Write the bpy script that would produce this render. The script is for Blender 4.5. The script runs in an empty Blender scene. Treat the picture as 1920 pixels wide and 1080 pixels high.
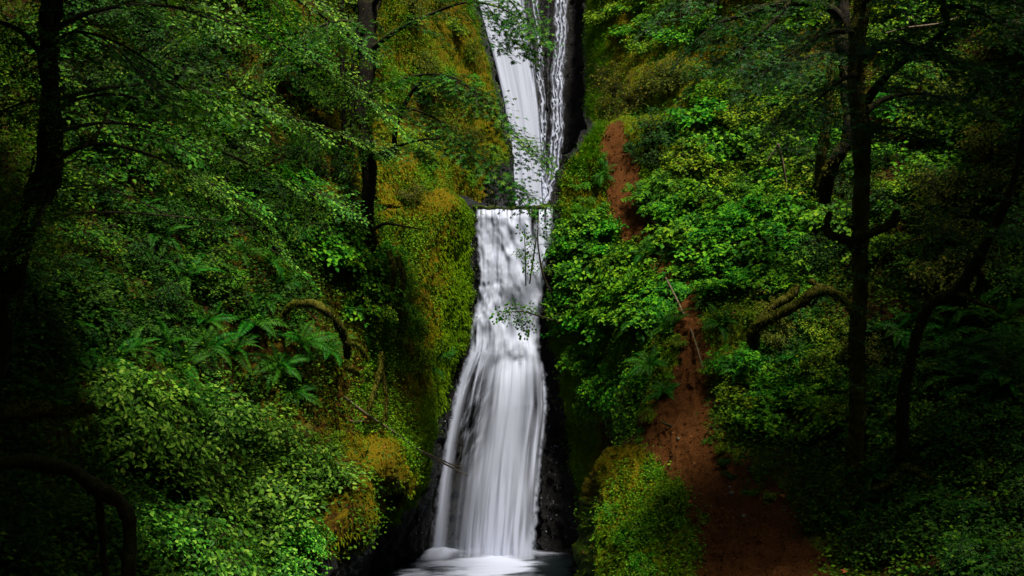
import bpy, math, random
import numpy as np
from mathutils import Vector, Matrix
from mathutils.bvhtree import BVHTree

random.seed(7)
rng = np.random.default_rng(7)
SC = bpy.context.scene
COL = SC.collection
R = math.radians
F = 1844.0                                    # focal length in pixels of a 1920 wide picture

# ------------------------------------------------------------------ camera
cam_d = bpy.data.cameras.new('camera')
cam_d.sensor_width = 36.0
cam_d.lens = 36.0 * F / 1920.0
cam_d.clip_start = 0.1
cam_d.clip_end = 500.0
cam = bpy.data.objects.new('camera', cam_d)
COL.objects.link(cam)
cam.location = (0, 0, 0)
cam.rotation_euler = (R(90), 0, 0)
SC.camera = cam

# ------------------------------------------------------------------ light
SUN_EL, SUN_AZ = 66.0, 152.0                  # degrees; azimuth clockwise from +Y: high, a little behind the camera
world = bpy.data.worlds.new('World')
SC.world = world
world.use_nodes = True
wn = world.node_tree
bg = wn.nodes['Background']
sky = wn.nodes.new('ShaderNodeTexSky')
sky.sky_type = 'NISHITA'
sky.sun_disc = False
sky.sun_elevation = R(SUN_EL)
sky.sun_rotation = R(SUN_AZ)
sky.air_density = 0.6
sky.dust_density = 3.0
sky.ozone_density = 0.6
wn.links.new(sky.outputs[0], bg.inputs[0])
bg.inputs[1].default_value = 0.05
sun_d = bpy.data.lights.new('sun', 'SUN')
sun_d.energy = 5.0
sun_d.angle = R(9)
sun_d.color = (1.0, 0.94, 0.80)
sun = bpy.data.objects.new('sun', sun_d)
COL.objects.link(sun)
_e, _a = R(SUN_EL), R(SUN_AZ)
sdir = Vector((math.sin(_a) * math.cos(_e), math.cos(_a) * math.cos(_e), math.sin(_e)))
sun.rotation_euler = (-sdir).to_track_quat('-Z', 'Y').to_euler()
SC.view_settings.view_transform = 'Standard'
SC.view_settings.look = 'None'
SC.view_settings.exposure = 0.55
SC.view_settings.gamma = 1.0
SC.view_settings.use_curve_mapping = False
try:
    SC.cycles.max_bounces = 6
    SC.cycles.diffuse_bounces = 2
    SC.cycles.glossy_bounces = 2
    SC.cycles.transmission_bounces = 3
    SC.cycles.transparent_max_bounces = 12
    SC.cycles.caustics_reflective = False
    SC.cycles.caustics_refractive = False
    SC.cycles.sample_clamp_indirect = 4.0
    SC.cycles.use_denoising = True
except Exception:
    pass

# ------------------------------------------------------------------ numeric helpers
def P(px, py, Y):
    return np.array([(px - 960.0) / F * Y, Y, (540.0 - py) / F * Y])

def _h(ix, iy, iz):
    n = (ix * 374761393 + iy * 668265263 + iz * 2147483647 % 1274126177 + iz * 1103515245).astype(np.uint32)
    n = (n ^ (n >> np.uint32(13))) * np.uint32(1274126177)
    n = n ^ (n >> np.uint32(16))
    return (n & np.uint32(0xffffff)).astype(np.float64) / float(0xffffff)

def vn(p):
    """value noise 0..1 of points (..., 3)"""
    p = np.asarray(p, float)
    i = np.floor(p).astype(np.int64)
    f = p - i
    f = f * f * (3 - 2 * f)
    x, y, z = i[..., 0], i[..., 1], i[..., 2]
    out = 0
    for dx in (0, 1):
        wx = f[..., 0] if dx else 1 - f[..., 0]
        for dy in (0, 1):
            wy = f[..., 1] if dy else 1 - f[..., 1]
            for dz in (0, 1):
                wz = f[..., 2] if dz else 1 - f[..., 2]
                out = out + wx * wy * wz * _h(x + dx, y + dy, z + dz)
    return out

def fbm(p, octv=4, gain=0.5):
    p = np.asarray(p, float)
    a, s, t = 1.0, 0.0, 0.0
    for k in range(octv):
        s = s + a * vn(p * (2.03 ** k) + k * 17.3)
        t += a
        a *= gain
    return s / t

def n2(x, y, s=0.0, octv=3):
    x, y = np.broadcast_arrays(np.asarray(x, float), np.asarray(y, float))
    return fbm(np.stack([x, y, np.full_like(x, s)], -1), octv)

def ss(a, b, x):
    t = np.clip((np.asarray(x, float) - a) / (b - a), 0, 1)
    return t * t * (3 - 2 * t)

def blob(px, py, cx, cy, rx, ry):
    d = np.sqrt(((px - cx) / rx) ** 2 + ((py - cy) / ry) ** 2)
    return 1 - ss(0.6, 1.15, d)

def interp(x, xs, ys):
    return np.interp(x, xs, ys)

def unit(v):
    v = np.asarray(v, float)
    return v / (np.linalg.norm(v, axis=-1, keepdims=True) + 1e-12)

# ------------------------------------------------------------------ mesh builder
class MB:
    def __init__(s):
        s.v, s.f, s.var, s.n = [], [], [], 0
    def add(s, V, Fc, var=None):
        V = np.asarray(V, float).reshape(-1, 3)
        Fc = np.asarray(Fc, int)
        s.f.append(Fc + s.n)
        s.v.append(V)
        s.var.append(np.full(len(V), 0.5) if var is None else np.broadcast_to(var, (len(V),)).astype(float))
        s.n += len(V)
    def mesh(s, name, mat=None, smooth=True, mats=None, extra=None):
        me = bpy.data.meshes.new(name)
        V = np.concatenate(s.v)
        me.vertices.add(len(V))
        me.vertices.foreach_set('co', V.astype(np.float32).ravel())
        loops = np.concatenate([f.ravel() for f in s.f])
        tot = np.concatenate([np.full(len(f), f.shape[1]) for f in s.f])
        st = np.concatenate([[0], np.cumsum(tot)[:-1]])
        me.loops.add(len(loops))
        me.loops.foreach_set('vertex_index', loops.astype(np.int32))
        me.polygons.add(len(tot))
        me.polygons.foreach_set('loop_start', st.astype(np.int32))
        me.polygons.foreach_set('loop_total', tot.astype(np.int32))
        me.polygons.foreach_set('use_smooth', np.full(len(tot), smooth))
        a = me.attributes.new('var', 'FLOAT', 'POINT')
        a.data.foreach_set('value', np.concatenate(s.var).astype(np.float32))
        if extra:
            for k, arr in extra.items():
                a = me.attributes.new(k, 'FLOAT', 'POINT')
                a.data.foreach_set('value', np.asarray(arr).astype(np.float32).ravel())
        if mat:
            me.materials.append(mat)
        me.update(calc_edges=True)
        return me

def link(name, me, parent=None, label=None, cat=None, group=None, kind=None, mw=None):
    o = bpy.data.objects.new(name, me)
    COL.objects.link(o)
    if parent is not None:
        o.parent = parent
    if mw is not None:
        o.matrix_basis = mw
    if label: o['label'] = label
    if cat: o['category'] = cat
    if group: o['group'] = group
    if kind: o['kind'] = kind
    return o

def tube(mb, pts, rad, sides=8, rough=0.0, seed=0.0, cap=True):
    pts = np.asarray(pts, float)
    rad = np.broadcast_to(np.asarray(rad, float), (len(pts),))
    T = unit(np.gradient(pts, axis=0))
    ref = np.array([0.13, 0.91, 0.2]) if abs(T[0][2]) > 0.6 else np.array([0.05, 0.1, 1.0])
    A = unit(np.cross(T, ref))
    B = np.cross(T, A)
    an = np.arange(sides) * 2 * math.pi / sides
    ring = A[:, None, :] * np.cos(an)[None, :, None] + B[:, None, :] * np.sin(an)[None, :, None]
    rr = rad[:, None] * np.ones(sides)[None]
    if rough:
        q = pts[:, None, :] + ring * rad[:, None, None]
        rr = rr * (1 + rough * (fbm(q * (1.2 / max(rad.max(), 0.02)) * 0.5 + seed, 4, .6) - 0.5) * 2.6)
    V = (pts[:, None, :] + ring * rr[..., None]).reshape(-1, 3)
    n = len(pts)
    i = np.arange(n - 1)[:, None] * sides
    j = np.arange(sides)[None]
    k = (j + 1) % sides
    Fc = np.stack([i + j, i + k, i + sides + k, i + sides + j], -1).reshape(-1, 4)
    mb.add(V, Fc)
    if cap:
        base = mb.n - len(V)
        for e in (0, n - 1):
            ids = np.arange(sides) + e * sides
            if e == 0: ids = ids[::-1]
            mb.f.append((ids + base)[None, :])

def smooth_path(pts, n):
    """Catmull-Rom through points (any width)"""
    pts = np.asarray(pts, float)
    ext = np.vstack([2 * pts[0] - pts[1], pts, 2 * pts[-1] - pts[-2]])
    t = np.linspace(0, len(pts) - 1 - 1e-9, n)
    i = np.floor(t).astype(int)
    u = (t - i)[:, None]
    p0, p1, p2, p3 = ext[i], ext[i + 1], ext[i + 2], ext[i + 3]
    return 0.5 * (2 * p1 + (p2 - p0) * u + (2 * p0 - 5 * p1 + 4 * p2 - p3) * u ** 2 + (3 * p1 - p0 - 3 * p2 + p3) * u ** 3)

# ------------------------------------------------------------------ leaf templates (x across, y along, z up)
def T_oval(w=0.27):
    V = [(0, 0, 0), (w, .32, .07), (w * .8, .7, .05), (0, 1.0, -.06), (-w * .8, .7, .05), (-w, .32, .07)]
    return np.array(V), np.array([(0, 1, 2, 3), (0, 3, 4, 5)])
def T_small():
    V = [(0, 0, 0), (.33, .5, .05), (0, 1, -.05), (-.33, .5, .05)]
    return np.array(V), np.array([(0, 1, 2), (0, 2, 3)])
def T_maple():
    V = [(0, 0, 0)]
    Fc = []
    for a, l in ((0, 1.0), (48, .88), (-48, .88), (100, .58), (-100, .58)):
        ar = R(a)
        for da, ll in ((-22, .5), (0, 1.0), (22, .5)):
            aa = ar + R(da)
            V.append((math.sin(aa) * l * ll, math.cos(aa) * l * ll, .03 if da == 0 else -.02))
        k = len(V)
        Fc.append((0, k - 1, k - 2, k - 3))
    return np.array(V) * np.array([.62, .62, -1.0]) + np.array([0, .12, 0]), np.array(Fc)
def T_tri():
    Vs, Fs = [], []
    for a, l in ((0, 1.0), (72, .85), (-72, .85)):
        c, s = math.cos(R(a)), math.sin(R(a))
        b = np.array([(0, .06, 0), (.24, .42, .05), (0, 1, -.07), (-.24, .42, .05)]) * l
        q = b.copy()
        q[:, 0] = b[:, 0] * c + b[:, 1] * s
        q[:, 1] = -b[:, 0] * s + b[:, 1] * c
        k = len(Vs) * 4
        Vs.append(q)
        Fs += [(k, k + 1, k + 2), (k, k + 2, k + 3)]
    return np.concatenate(Vs), np.array(Fs)
LEAF = {'oval': T_oval(), 'round': T_oval(0.38), 'small': T_small(), 'maple': T_maple(), 'tri': T_tri()}

def leaves(mb, kind, pos, d, nrm, size, var=None):
    """pos, d (along), nrm (up) (n,3); size (n,)"""
    V, Fc = LEAF[kind]
    n = len(pos)
    if n == 0: return
    d = unit(d)
    x = unit(np.cross(d, nrm))
    z = np.cross(x, d)
    size = np.broadcast_to(size, (n,))
    W = pos[:, None, :] + size[:, None, None] * (V[None, :, 0:1] * x[:, None] + V[None, :, 1:2] * d[:, None] + V[None, :, 2:3] * z[:, None])
    FF = Fc[None] + (np.arange(n) * len(V))[:, None, None]
    if var is None: var = rng.random(n)
    mb.add(W.reshape(-1, 3), FF.reshape(-1, Fc.shape[1]), np.repeat(var, len(V)))

# ------------------------------------------------------------------ materials
def new_mat(name):
    m = bpy.data.materials.new(name)
    m.use_nodes = True
    nt = m.node_tree
    nt.nodes.clear()
    return m, nt, nt.nodes, nt.links

def N(nt, t, **kw):
    n = nt.nodes.new(t)
    for k, v in kw.items():
        if k.startswith('i_'): n.inputs[int(k[2:])].default_value = v
        else: setattr(n, k, v)
    return n

def ramp(nt, stops, fac):
    n = nt.nodes.new('ShaderNodeValToRGB')
    cr = n.color_ramp
    while len(cr.elements) < len(stops): cr.elements.new(0.5)
    for e, (p, c) in zip(cr.elements, stops):
        e.position = p
        e.color = (*c, 1) if len(c) == 3 else c
    nt.links.new(fac, n.inputs[0])
    return n.outputs[0]

def leafmat(name, c1, c2, c3=None, trans=0.28, rough=0.58, spec=0.09):
    m, nt, nd, lk = new_mat(name)
    out = N(nt, 'ShaderNodeOutputMaterial')
    at = N(nt, 'ShaderNodeAttribute', attribute_name='var')
    oi = N(nt, 'ShaderNodeObjectInfo')
    col = ramp(nt, [(0, tuple(v * .55 for v in c1)), (.35, c1), (0.85, tuple(v * 1.15 for v in c2)), (1.0, c3 or c2)], at.outputs['Fac'])
    hsv = N(nt, 'ShaderNodeHueSaturation')
    mr = N(nt, 'ShaderNodeMapRange')
    mr.inputs[3].default_value = 0.75; mr.inputs[4].default_value = 1.3
    lk.new(oi.outputs['Random'], mr.inputs[0])
    lk.new(mr.outputs[0], hsv.inputs['Value'])
    mh = N(nt, 'ShaderNodeMath', operation='MULTIPLY_ADD')
    mh.inputs[1].default_value = 7.13; mh.inputs[2].default_value = 0.0
    lk.new(oi.outputs['Random'], mh.inputs[0])
    fr = N(nt, 'ShaderNodeMath', operation='FRACT'); lk.new(mh.outputs[0], fr.inputs[0])
    mr2 = N(nt, 'ShaderNodeMapRange'); mr2.inputs[3].default_value = 0.482; mr2.inputs[4].default_value = 0.518
    lk.new(fr.outputs[0], mr2.inputs[0]); lk.new(mr2.outputs[0], hsv.inputs['Hue'])
    lk.new(col, hsv.inputs['Color'])
    bs = N(nt, 'ShaderNodeBsdfPrincipled')
    bs.inputs['Roughness'].default_value = rough
    bs.inputs['Specular IOR Level'].default_value = spec
    lk.new(hsv.outputs[0], bs.inputs['Base Color'])
    tr = N(nt, 'ShaderNodeBsdfTranslucent')
    mx2 = N(nt, 'ShaderNodeMix', data_type='RGBA', blend_type='MULTIPLY')
    mx2.inputs[0].default_value = 1.0
    mx2.inputs[7].default_value = (1.0, 1.15, 0.5, 1)
    lk.new(hsv.outputs[0], mx2.inputs[6]); lk.new(mx2.outputs[2], tr.inputs[0])
    mx = N(nt, 'ShaderNodeMixShader'); mx.inputs[0].default_value = trans
    lk.new(bs.outputs[0], mx.inputs[1]); lk.new(tr.outputs[0], mx.inputs[2])
    lk.new(mx.outputs[0], out.inputs[0])
    return m

M = {}
M['leaf_green'] = leafmat('leaf_green', (.016, .075, .003), (.064, .175, .005), (.16, .22, .01))
M['leaf_vivid'] = leafmat('leaf_vivid', (.018, .11, .003), (.085, .26, .005), (.17, .33, .01))
M['leaf_yellow'] = leafmat('leaf_yellow', (.045, .12, .003), (.15, .25, .005), (.26, .27, .008))
M['leaf_olive'] = leafmat('leaf_olive', (.035, .055, .003), (.10, .12, .004), (.20, .16, .008))
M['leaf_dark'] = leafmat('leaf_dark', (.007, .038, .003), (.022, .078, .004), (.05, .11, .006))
M['leaf_maple'] = leafmat('leaf_maple', (.014, .080, .006), (.045, .165, .009), (.11, .20, .010), rough=0.5, spec=0.14)
M['leaf_deep'] = leafmat('leaf_deep', (.006, .045, .004), (.020, .100, .007), (.05, .13, .008), rough=.45, spec=.15)
M['leaf_pale'] = leafmat('leaf_pale', (.026, .12, .006), (.11, .30, .020), (.25, .42, .045), rough=0.5, spec=0.14)
M['fern'] = leafmat('fern', (.008, .060, .003), (.026, .120, .005), (.06, .17, .007), trans=.15)
M['moss_blade'] = leafmat('moss_blade', (.075, .095, .002), (.22, .20, .003), (.38, .25, .005), trans=.2, rough=.9, spec=.05)
M['moss_green'] = leafmat('moss_green', (.05, .14, .002), (.13, .25, .003), (.22, .27, .004), trans=.2, rough=.9, spec=.05)
M['grass'] = leafmat('grass', (.05, .14, .005), (.13, .24, .008), (.28, .24, .02), trans=.3)
M['litter'] = leafmat('litter', (.05, .018, .006), (.15, .05, .016), (.40, .13, .035), trans=.05, rough=.8)
M['trunk_moss'] = leafmat('trunk_moss', (.022, .032, .002), (.095, .095, .004), (.14, .12, .005), trans=.2, rough=.9, spec=.05)
M['twig'] = None

def woodmat(name, bark, bark2, moss1, moss2, amt):
    m, nt, nd, lk = new_mat(name)
    out = N(nt, 'ShaderNodeOutputMaterial')
    bs = N(nt, 'ShaderNodeBsdfPrincipled'); bs.inputs['Roughness'].default_value = .85
    bs.inputs['Specular IOR Level'].default_value = .2
    tc = N(nt, 'ShaderNodeTexCoord')
    mp = N(nt, 'ShaderNodeMapping'); mp.inputs['Scale'].default_value = (1, 1, .22)
    lk.new(tc.outputs['Object'], mp.inputs[0])
    n1 = N(nt, 'ShaderNodeTexNoise'); n1.inputs['Scale'].default_value = 22; n1.inputs['Detail'].default_value = 6
    lk.new(mp.outputs[0], n1.inputs[0])
    n2_ = N(nt, 'ShaderNodeTexNoise'); n2_.inputs['Scale'].default_value = 3.2; n2_.inputs['Detail'].default_value = 7
    n2_.inputs['Roughness'].default_value = .65
    lk.new(tc.outputs['Object'], n2_.inputs[0])
    n3 = N(nt, 'ShaderNodeTexNoise'); n3.inputs['Scale'].default_value = 45; n3.inputs['Detail'].default_value = 4
    lk.new(tc.outputs['Object'], n3.inputs[0])
    cb = ramp(nt, [(.35, bark), (.65, bark2)], n1.outputs['Fac'])
    cm = ramp(nt, [(.35, moss1), (.65, moss2)], n3.outputs['Fac'])
    ge = N(nt, 'ShaderNodeNewGeometry')
    sp = N(nt, 'ShaderNodeSeparateXYZ'); lk.new(ge.outputs['Normal'], sp.inputs[0])
    ma = N(nt, 'ShaderNodeMath', operation='MULTIPLY_ADD'); ma.inputs[1].default_value = .28
    lk.new(sp.outputs[2], ma.inputs[0]); lk.new(n2_.outputs['Fac'], ma.inputs[2])
    fac = ramp(nt, [(max(0, 1 - amt - .1), (0, 0, 0)), (min(1, 1 - amt + .08), (1, 1, 1))], ma.outputs[0])
    mx = N(nt, 'ShaderNodeMix', data_type='RGBA')
    lk.new(fac, mx.inputs[0]); lk.new(cb, mx.inputs[6]); lk.new(cm, mx.inputs[7])
    lk.new(mx.outputs[2], bs.inputs['Base Color'])
    bp = N(nt, 'ShaderNodeBump'); bp.inputs['Strength'].default_value = .9; bp.inputs['Distance'].default_value = .04
    ad = N(nt, 'ShaderNodeMath', operation='ADD'); lk.new(n1.outputs['Fac'], ad.inputs[0]); lk.new(n3.outputs['Fac'], ad.inputs[1])
    lk.new(ad.outputs[0], bp.inputs['Height']); lk.new(bp.outputs[0], bs.inputs['Normal'])
    lk.new(bs.outputs[0], out.inputs[0])
    return m
M['bark'] = woodmat('bark', (.004, .003, .002), (.019, .013, .008), (.018, .024, .002), (.05, .05, .004), .38)
M['mossy_wood'] = woodmat('mossy_wood', (.010, .007, .004), (.045, .028, .013), (.03, .04, .002), (.12, .11, .005), .56)
M['twig'] = woodmat('twig', (.02, .014, .009), (.06, .042, .028), (.03, .045, .01), (.06, .06, .02), .25)
M['stone'] = woodmat('stone', (.08, .07, .055), (.24, .21, .17), (.05, .05, .02), (.1, .09, .04), .2)
M['dead_wood'] = woodmat('dead_wood', (.10, .075, .05), (.22, .17, .12), (.06, .07, .02), (.10, .10, .03), .25)

def terrain_mat():
    m, nt, nd, lk = new_mat('hillside_ground')
    out = N(nt, 'ShaderNodeOutputMaterial')
    bs = N(nt, 'ShaderNodeBsdfPrincipled')
    tc = N(nt, 'ShaderNodeTexCoord')
    def noise(sc, det=6, rough=.6, src=None):
        n = N(nt, 'ShaderNodeTexNoise'); n.inputs['Scale'].default_value = sc; n.inputs['Detail'].default_value = det
        n.inputs['Roughness'].default_value = rough
        lk.new(src or tc.outputs['Object'], n.inputs[0]); return n.outputs['Fac']
    def attr(a):
        return N(nt, 'ShaderNodeAttribute', attribute_name=a).outputs['Fac']
    def mix(f, a, b):
        n = N(nt, 'ShaderNodeMix', data_type='RGBA')
        lk.new(f, n.inputs[0]); lk.new(a, n.inputs[6]); lk.new(b, n.inputs[7]); return n.outputs[2]
    def thr(fac, noi, width=.25, k=.9):
        # attribute weight broken up by noise
        a = N(nt, 'ShaderNodeMath', operation='MULTIPLY_ADD'); a.inputs[1].default_value = k; a.inputs[2].default_value = -k / 2
        lk.new(noi, a.inputs[0])
        b = N(nt, 'ShaderNodeMath', operation='ADD'); lk.new(a.outputs[0], b.inputs[0]); lk.new(fac, b.inputs[1])
        r = N(nt, 'ShaderNodeMapRange'); r.inputs[1].default_value = .5 - width / 2; r.inputs[2].default_value = .5 + width / 2
        lk.new(b.outputs[0], r.inputs[0]); return r.outputs[0]
    nA, nB, nC, nD = noise(1.1), noise(7), noise(38, 5, .7), noise(130, 3, .7)
    soil = ramp(nt, [(.3, (.008, .004, .002)), (.5, (.036, .014, .004)), (.7, (.11, .042, .011))], nC)
    path = ramp(nt, [(.3, (.022, .008, .002)), (.5, (.11, .038, .008)), (.72, (.29, .115, .028))], nC)
    green = ramp(nt, [(.3, (.02, .06, .001)), (.5, (.08, .16, .002)), (.7, (.18, .25, .004))], nC)
    gold = ramp(nt, [(.3, (.05, .034, .001)), (.5, (.17, .125, .002)), (.7, (.36, .26, .004))], nC)
    rock = ramp(nt, [(.3, (.002, .002, .0022)), (.55, (.005, .0047, .005)), (.75, (.022, .020, .020))], nC)
    moss = mix(thr(attr('gold'), nB, .3, 1.1), green, gold)
    c = mix(thr(attr('moss'), nB, .25, 1.0), soil, moss)
    c = mix(thr(attr('path'), nB, .3, .5), c, path)
    rk = thr(attr('rock'), nB, .2, .7)
    c = mix(rk, c, rock)
    lk.new(c, bs.inputs['Base Color'])
    rr = N(nt, 'ShaderNodeMapRange'); rr.inputs[3].default_value = .95; rr.inputs[4].default_value = .42
    lk.new(rk, rr.inputs[0]); lk.new(rr.outputs[0], bs.inputs['Roughness'])
    rs = N(nt, 'ShaderNodeMapRange'); rs.inputs[3].default_value = .1; rs.inputs[4].default_value = .3
    lk.new(rk, rs.inputs[0]); lk.new(rs.outputs[0], bs.inputs['Specular IOR Level'])
    a1 = N(nt, 'ShaderNodeMath', operation='ADD'); lk.new(nC, a1.inputs[0])
    a2 = N(nt, 'ShaderNodeMath', operation='MULTIPLY'); a2.inputs[1].default_value = .4; lk.new(nD, a2.inputs[0])
    lk.new(a2.outputs[0], a1.inputs[1])
    bp = N(nt, 'ShaderNodeBump'); bp.inputs['Strength'].default_value = 1.0; bp.inputs['Distance'].default_value = .09
    lk.new(a1.outputs[0], bp.inputs['Height']); lk.new(bp.outputs[0], bs.inputs['Normal'])
    lk.new(bs.outputs[0], out.inputs[0])
    return m
M['terrain'] = terrain_mat()

def water_mat():
    m, nt, nd, lk = new_mat('falling_water')
    out = N(nt, 'ShaderNodeOutputMaterial')
    at = N(nt, 'ShaderNodeAttribute', attribute_name='veil')
    df = N(nt, 'ShaderNodeBsdfPrincipled')
    df.inputs['Base Color'].default_value = (.57, .62, .80, 1)
    df.inputs['Roughness'].default_value = .55
    df.inputs['Specular IOR Level'].default_value = .3
    tl = N(nt, 'ShaderNodeBsdfTranslucent'); tl.inputs[0].default_value = (.50, .54, .70, 1)
    m1 = N(nt, 'ShaderNodeMixShader'); m1.inputs[0].default_value = .25
    lk.new(df.outputs[0], m1.inputs[1]); lk.new(tl.outputs[0], m1.inputs[2])
    tp = N(nt, 'ShaderNodeBsdfTransparent')
    m2 = N(nt, 'ShaderNodeMixShader')
    lk.new(at.outputs['Fac'], m2.inputs[0]); lk.new(tp.outputs[0], m2.inputs[1]); lk.new(m1.outputs[0], m2.inputs[2])
    lk.new(m2.outputs[0], out.inputs[0])
    return m
M['water'] = water_mat()

def pool_mat():
    m, nt, nd, lk = new_mat('pool_water')
    out = N(nt, 'ShaderNodeOutputMaterial')
    bs = N(nt, 'ShaderNodeBsdfPrincipled')
    bs.inputs['Base Color'].default_value = (.004, .007, .008, 1)
    bs.inputs['Roughness'].default_value = .12
    tc = N(nt, 'ShaderNodeTexCoord')
    n1 = N(nt, 'ShaderNodeTexNoise'); n1.inputs['Scale'].default_value = 4; n1.inputs['Detail'].default_value = 4
    lk.new(tc.outputs['Object'], n1.inputs[0])
    bp = N(nt, 'ShaderNodeBump'); bp.inputs['Strength'].default_value = .5; bp.inputs['Distance'].default_value = .05
    lk.new(n1.outputs['Fac'], bp.inputs['Height']); lk.new(bp.outputs[0], bs.inputs['Normal'])
    lk.new(bs.outputs[0], out.inputs[0])
    return m
M['pool'] = pool_mat()

# ------------------------------------------------------------------ the gorge: two hillsides and the rock face
def grid_faces(r, c):
    i = np.arange(r - 1)[:, None] * c
    j = np.arange(c - 1)[None]
    return np.stack([i + j, i + c + j, i + c + j + 1, i + j + 1], -1).reshape(-1, 4)

PATHC = np.array([(1148, 262, 16), (1162, 300, 32), (1174, 360, 34), (1190, 430, 32), (1222, 480, 25), (1262, 530, 24), (1288, 580, 25),
                  (1300, 640, 26), (1297, 700, 32), (1286, 760, 42), (1272, 815, 60), (1300, 860, 58), (1345, 920, 56),
                  (1400, 990, 80), (1440, 1120, 120)], float)
PATHS = smooth_path(PATHC, 160)
def path_w(px, py):
    best = np.full(np.broadcast(px, py).shape, -9.0)
    for x, y, w in PATHS:
        d = np.sqrt((px - x) ** 2 + ((py - y) * 1.0) ** 2)
        best = np.maximum(best, 1 - d / (w * 1.25))
    return ss(-.05, .35, best + (n2(px / 22, py / 22, 3.3) - .5) * .9)

def bil(table, rows, cols, py, px):
    """smooth interpolation of the depth table at scalar-grids py, px"""
    t = np.array(table, float)
    mid = np.stack([np.interp(px[0], cols, t[k]) for k in range(len(rows))])      # rows x ncols
    out = np.empty(px.shape)
    for j in range(px.shape[1]):
        out[:, j] = np.interp(py[:, j], rows, mid[:, j])
    return out

def smooth1(a, k, axis):
    if k < 1: return a
    ker = np.hanning(2 * k + 3)[1:-1]; ker /= ker.sum()
    pad = [(0, 0), (0, 0)]; pad[axis] = (k, k)
    b = np.pad(a, pad, mode='edge')
    return np.apply_along_axis(lambda v: np.convolve(v, ker, 'valid'), axis, b)

EDGE_L = ([-400, 0, 100, 200, 300, 383, 389, 450, 550, 600, 650, 700, 750, 800, 900, 960, 1000, 1040, 1300],
          [870, 893, 918, 943, 960, 962, 893, 893, 892, 885, 880, 862, 850, 836, 818, 806, 798, 790, 790])
EDGE_R = ([-400, 0, 232, 240, 300, 340, 383, 390, 450, 500, 600, 700, 800, 900, 1000, 1300],
          [1100, 1097, 1098, 1104, 1062, 1042, 1030, 1038, 1038, 1024, 1014, 1022, 1024, 1017, 1012, 1012])
SHEETS = []

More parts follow.
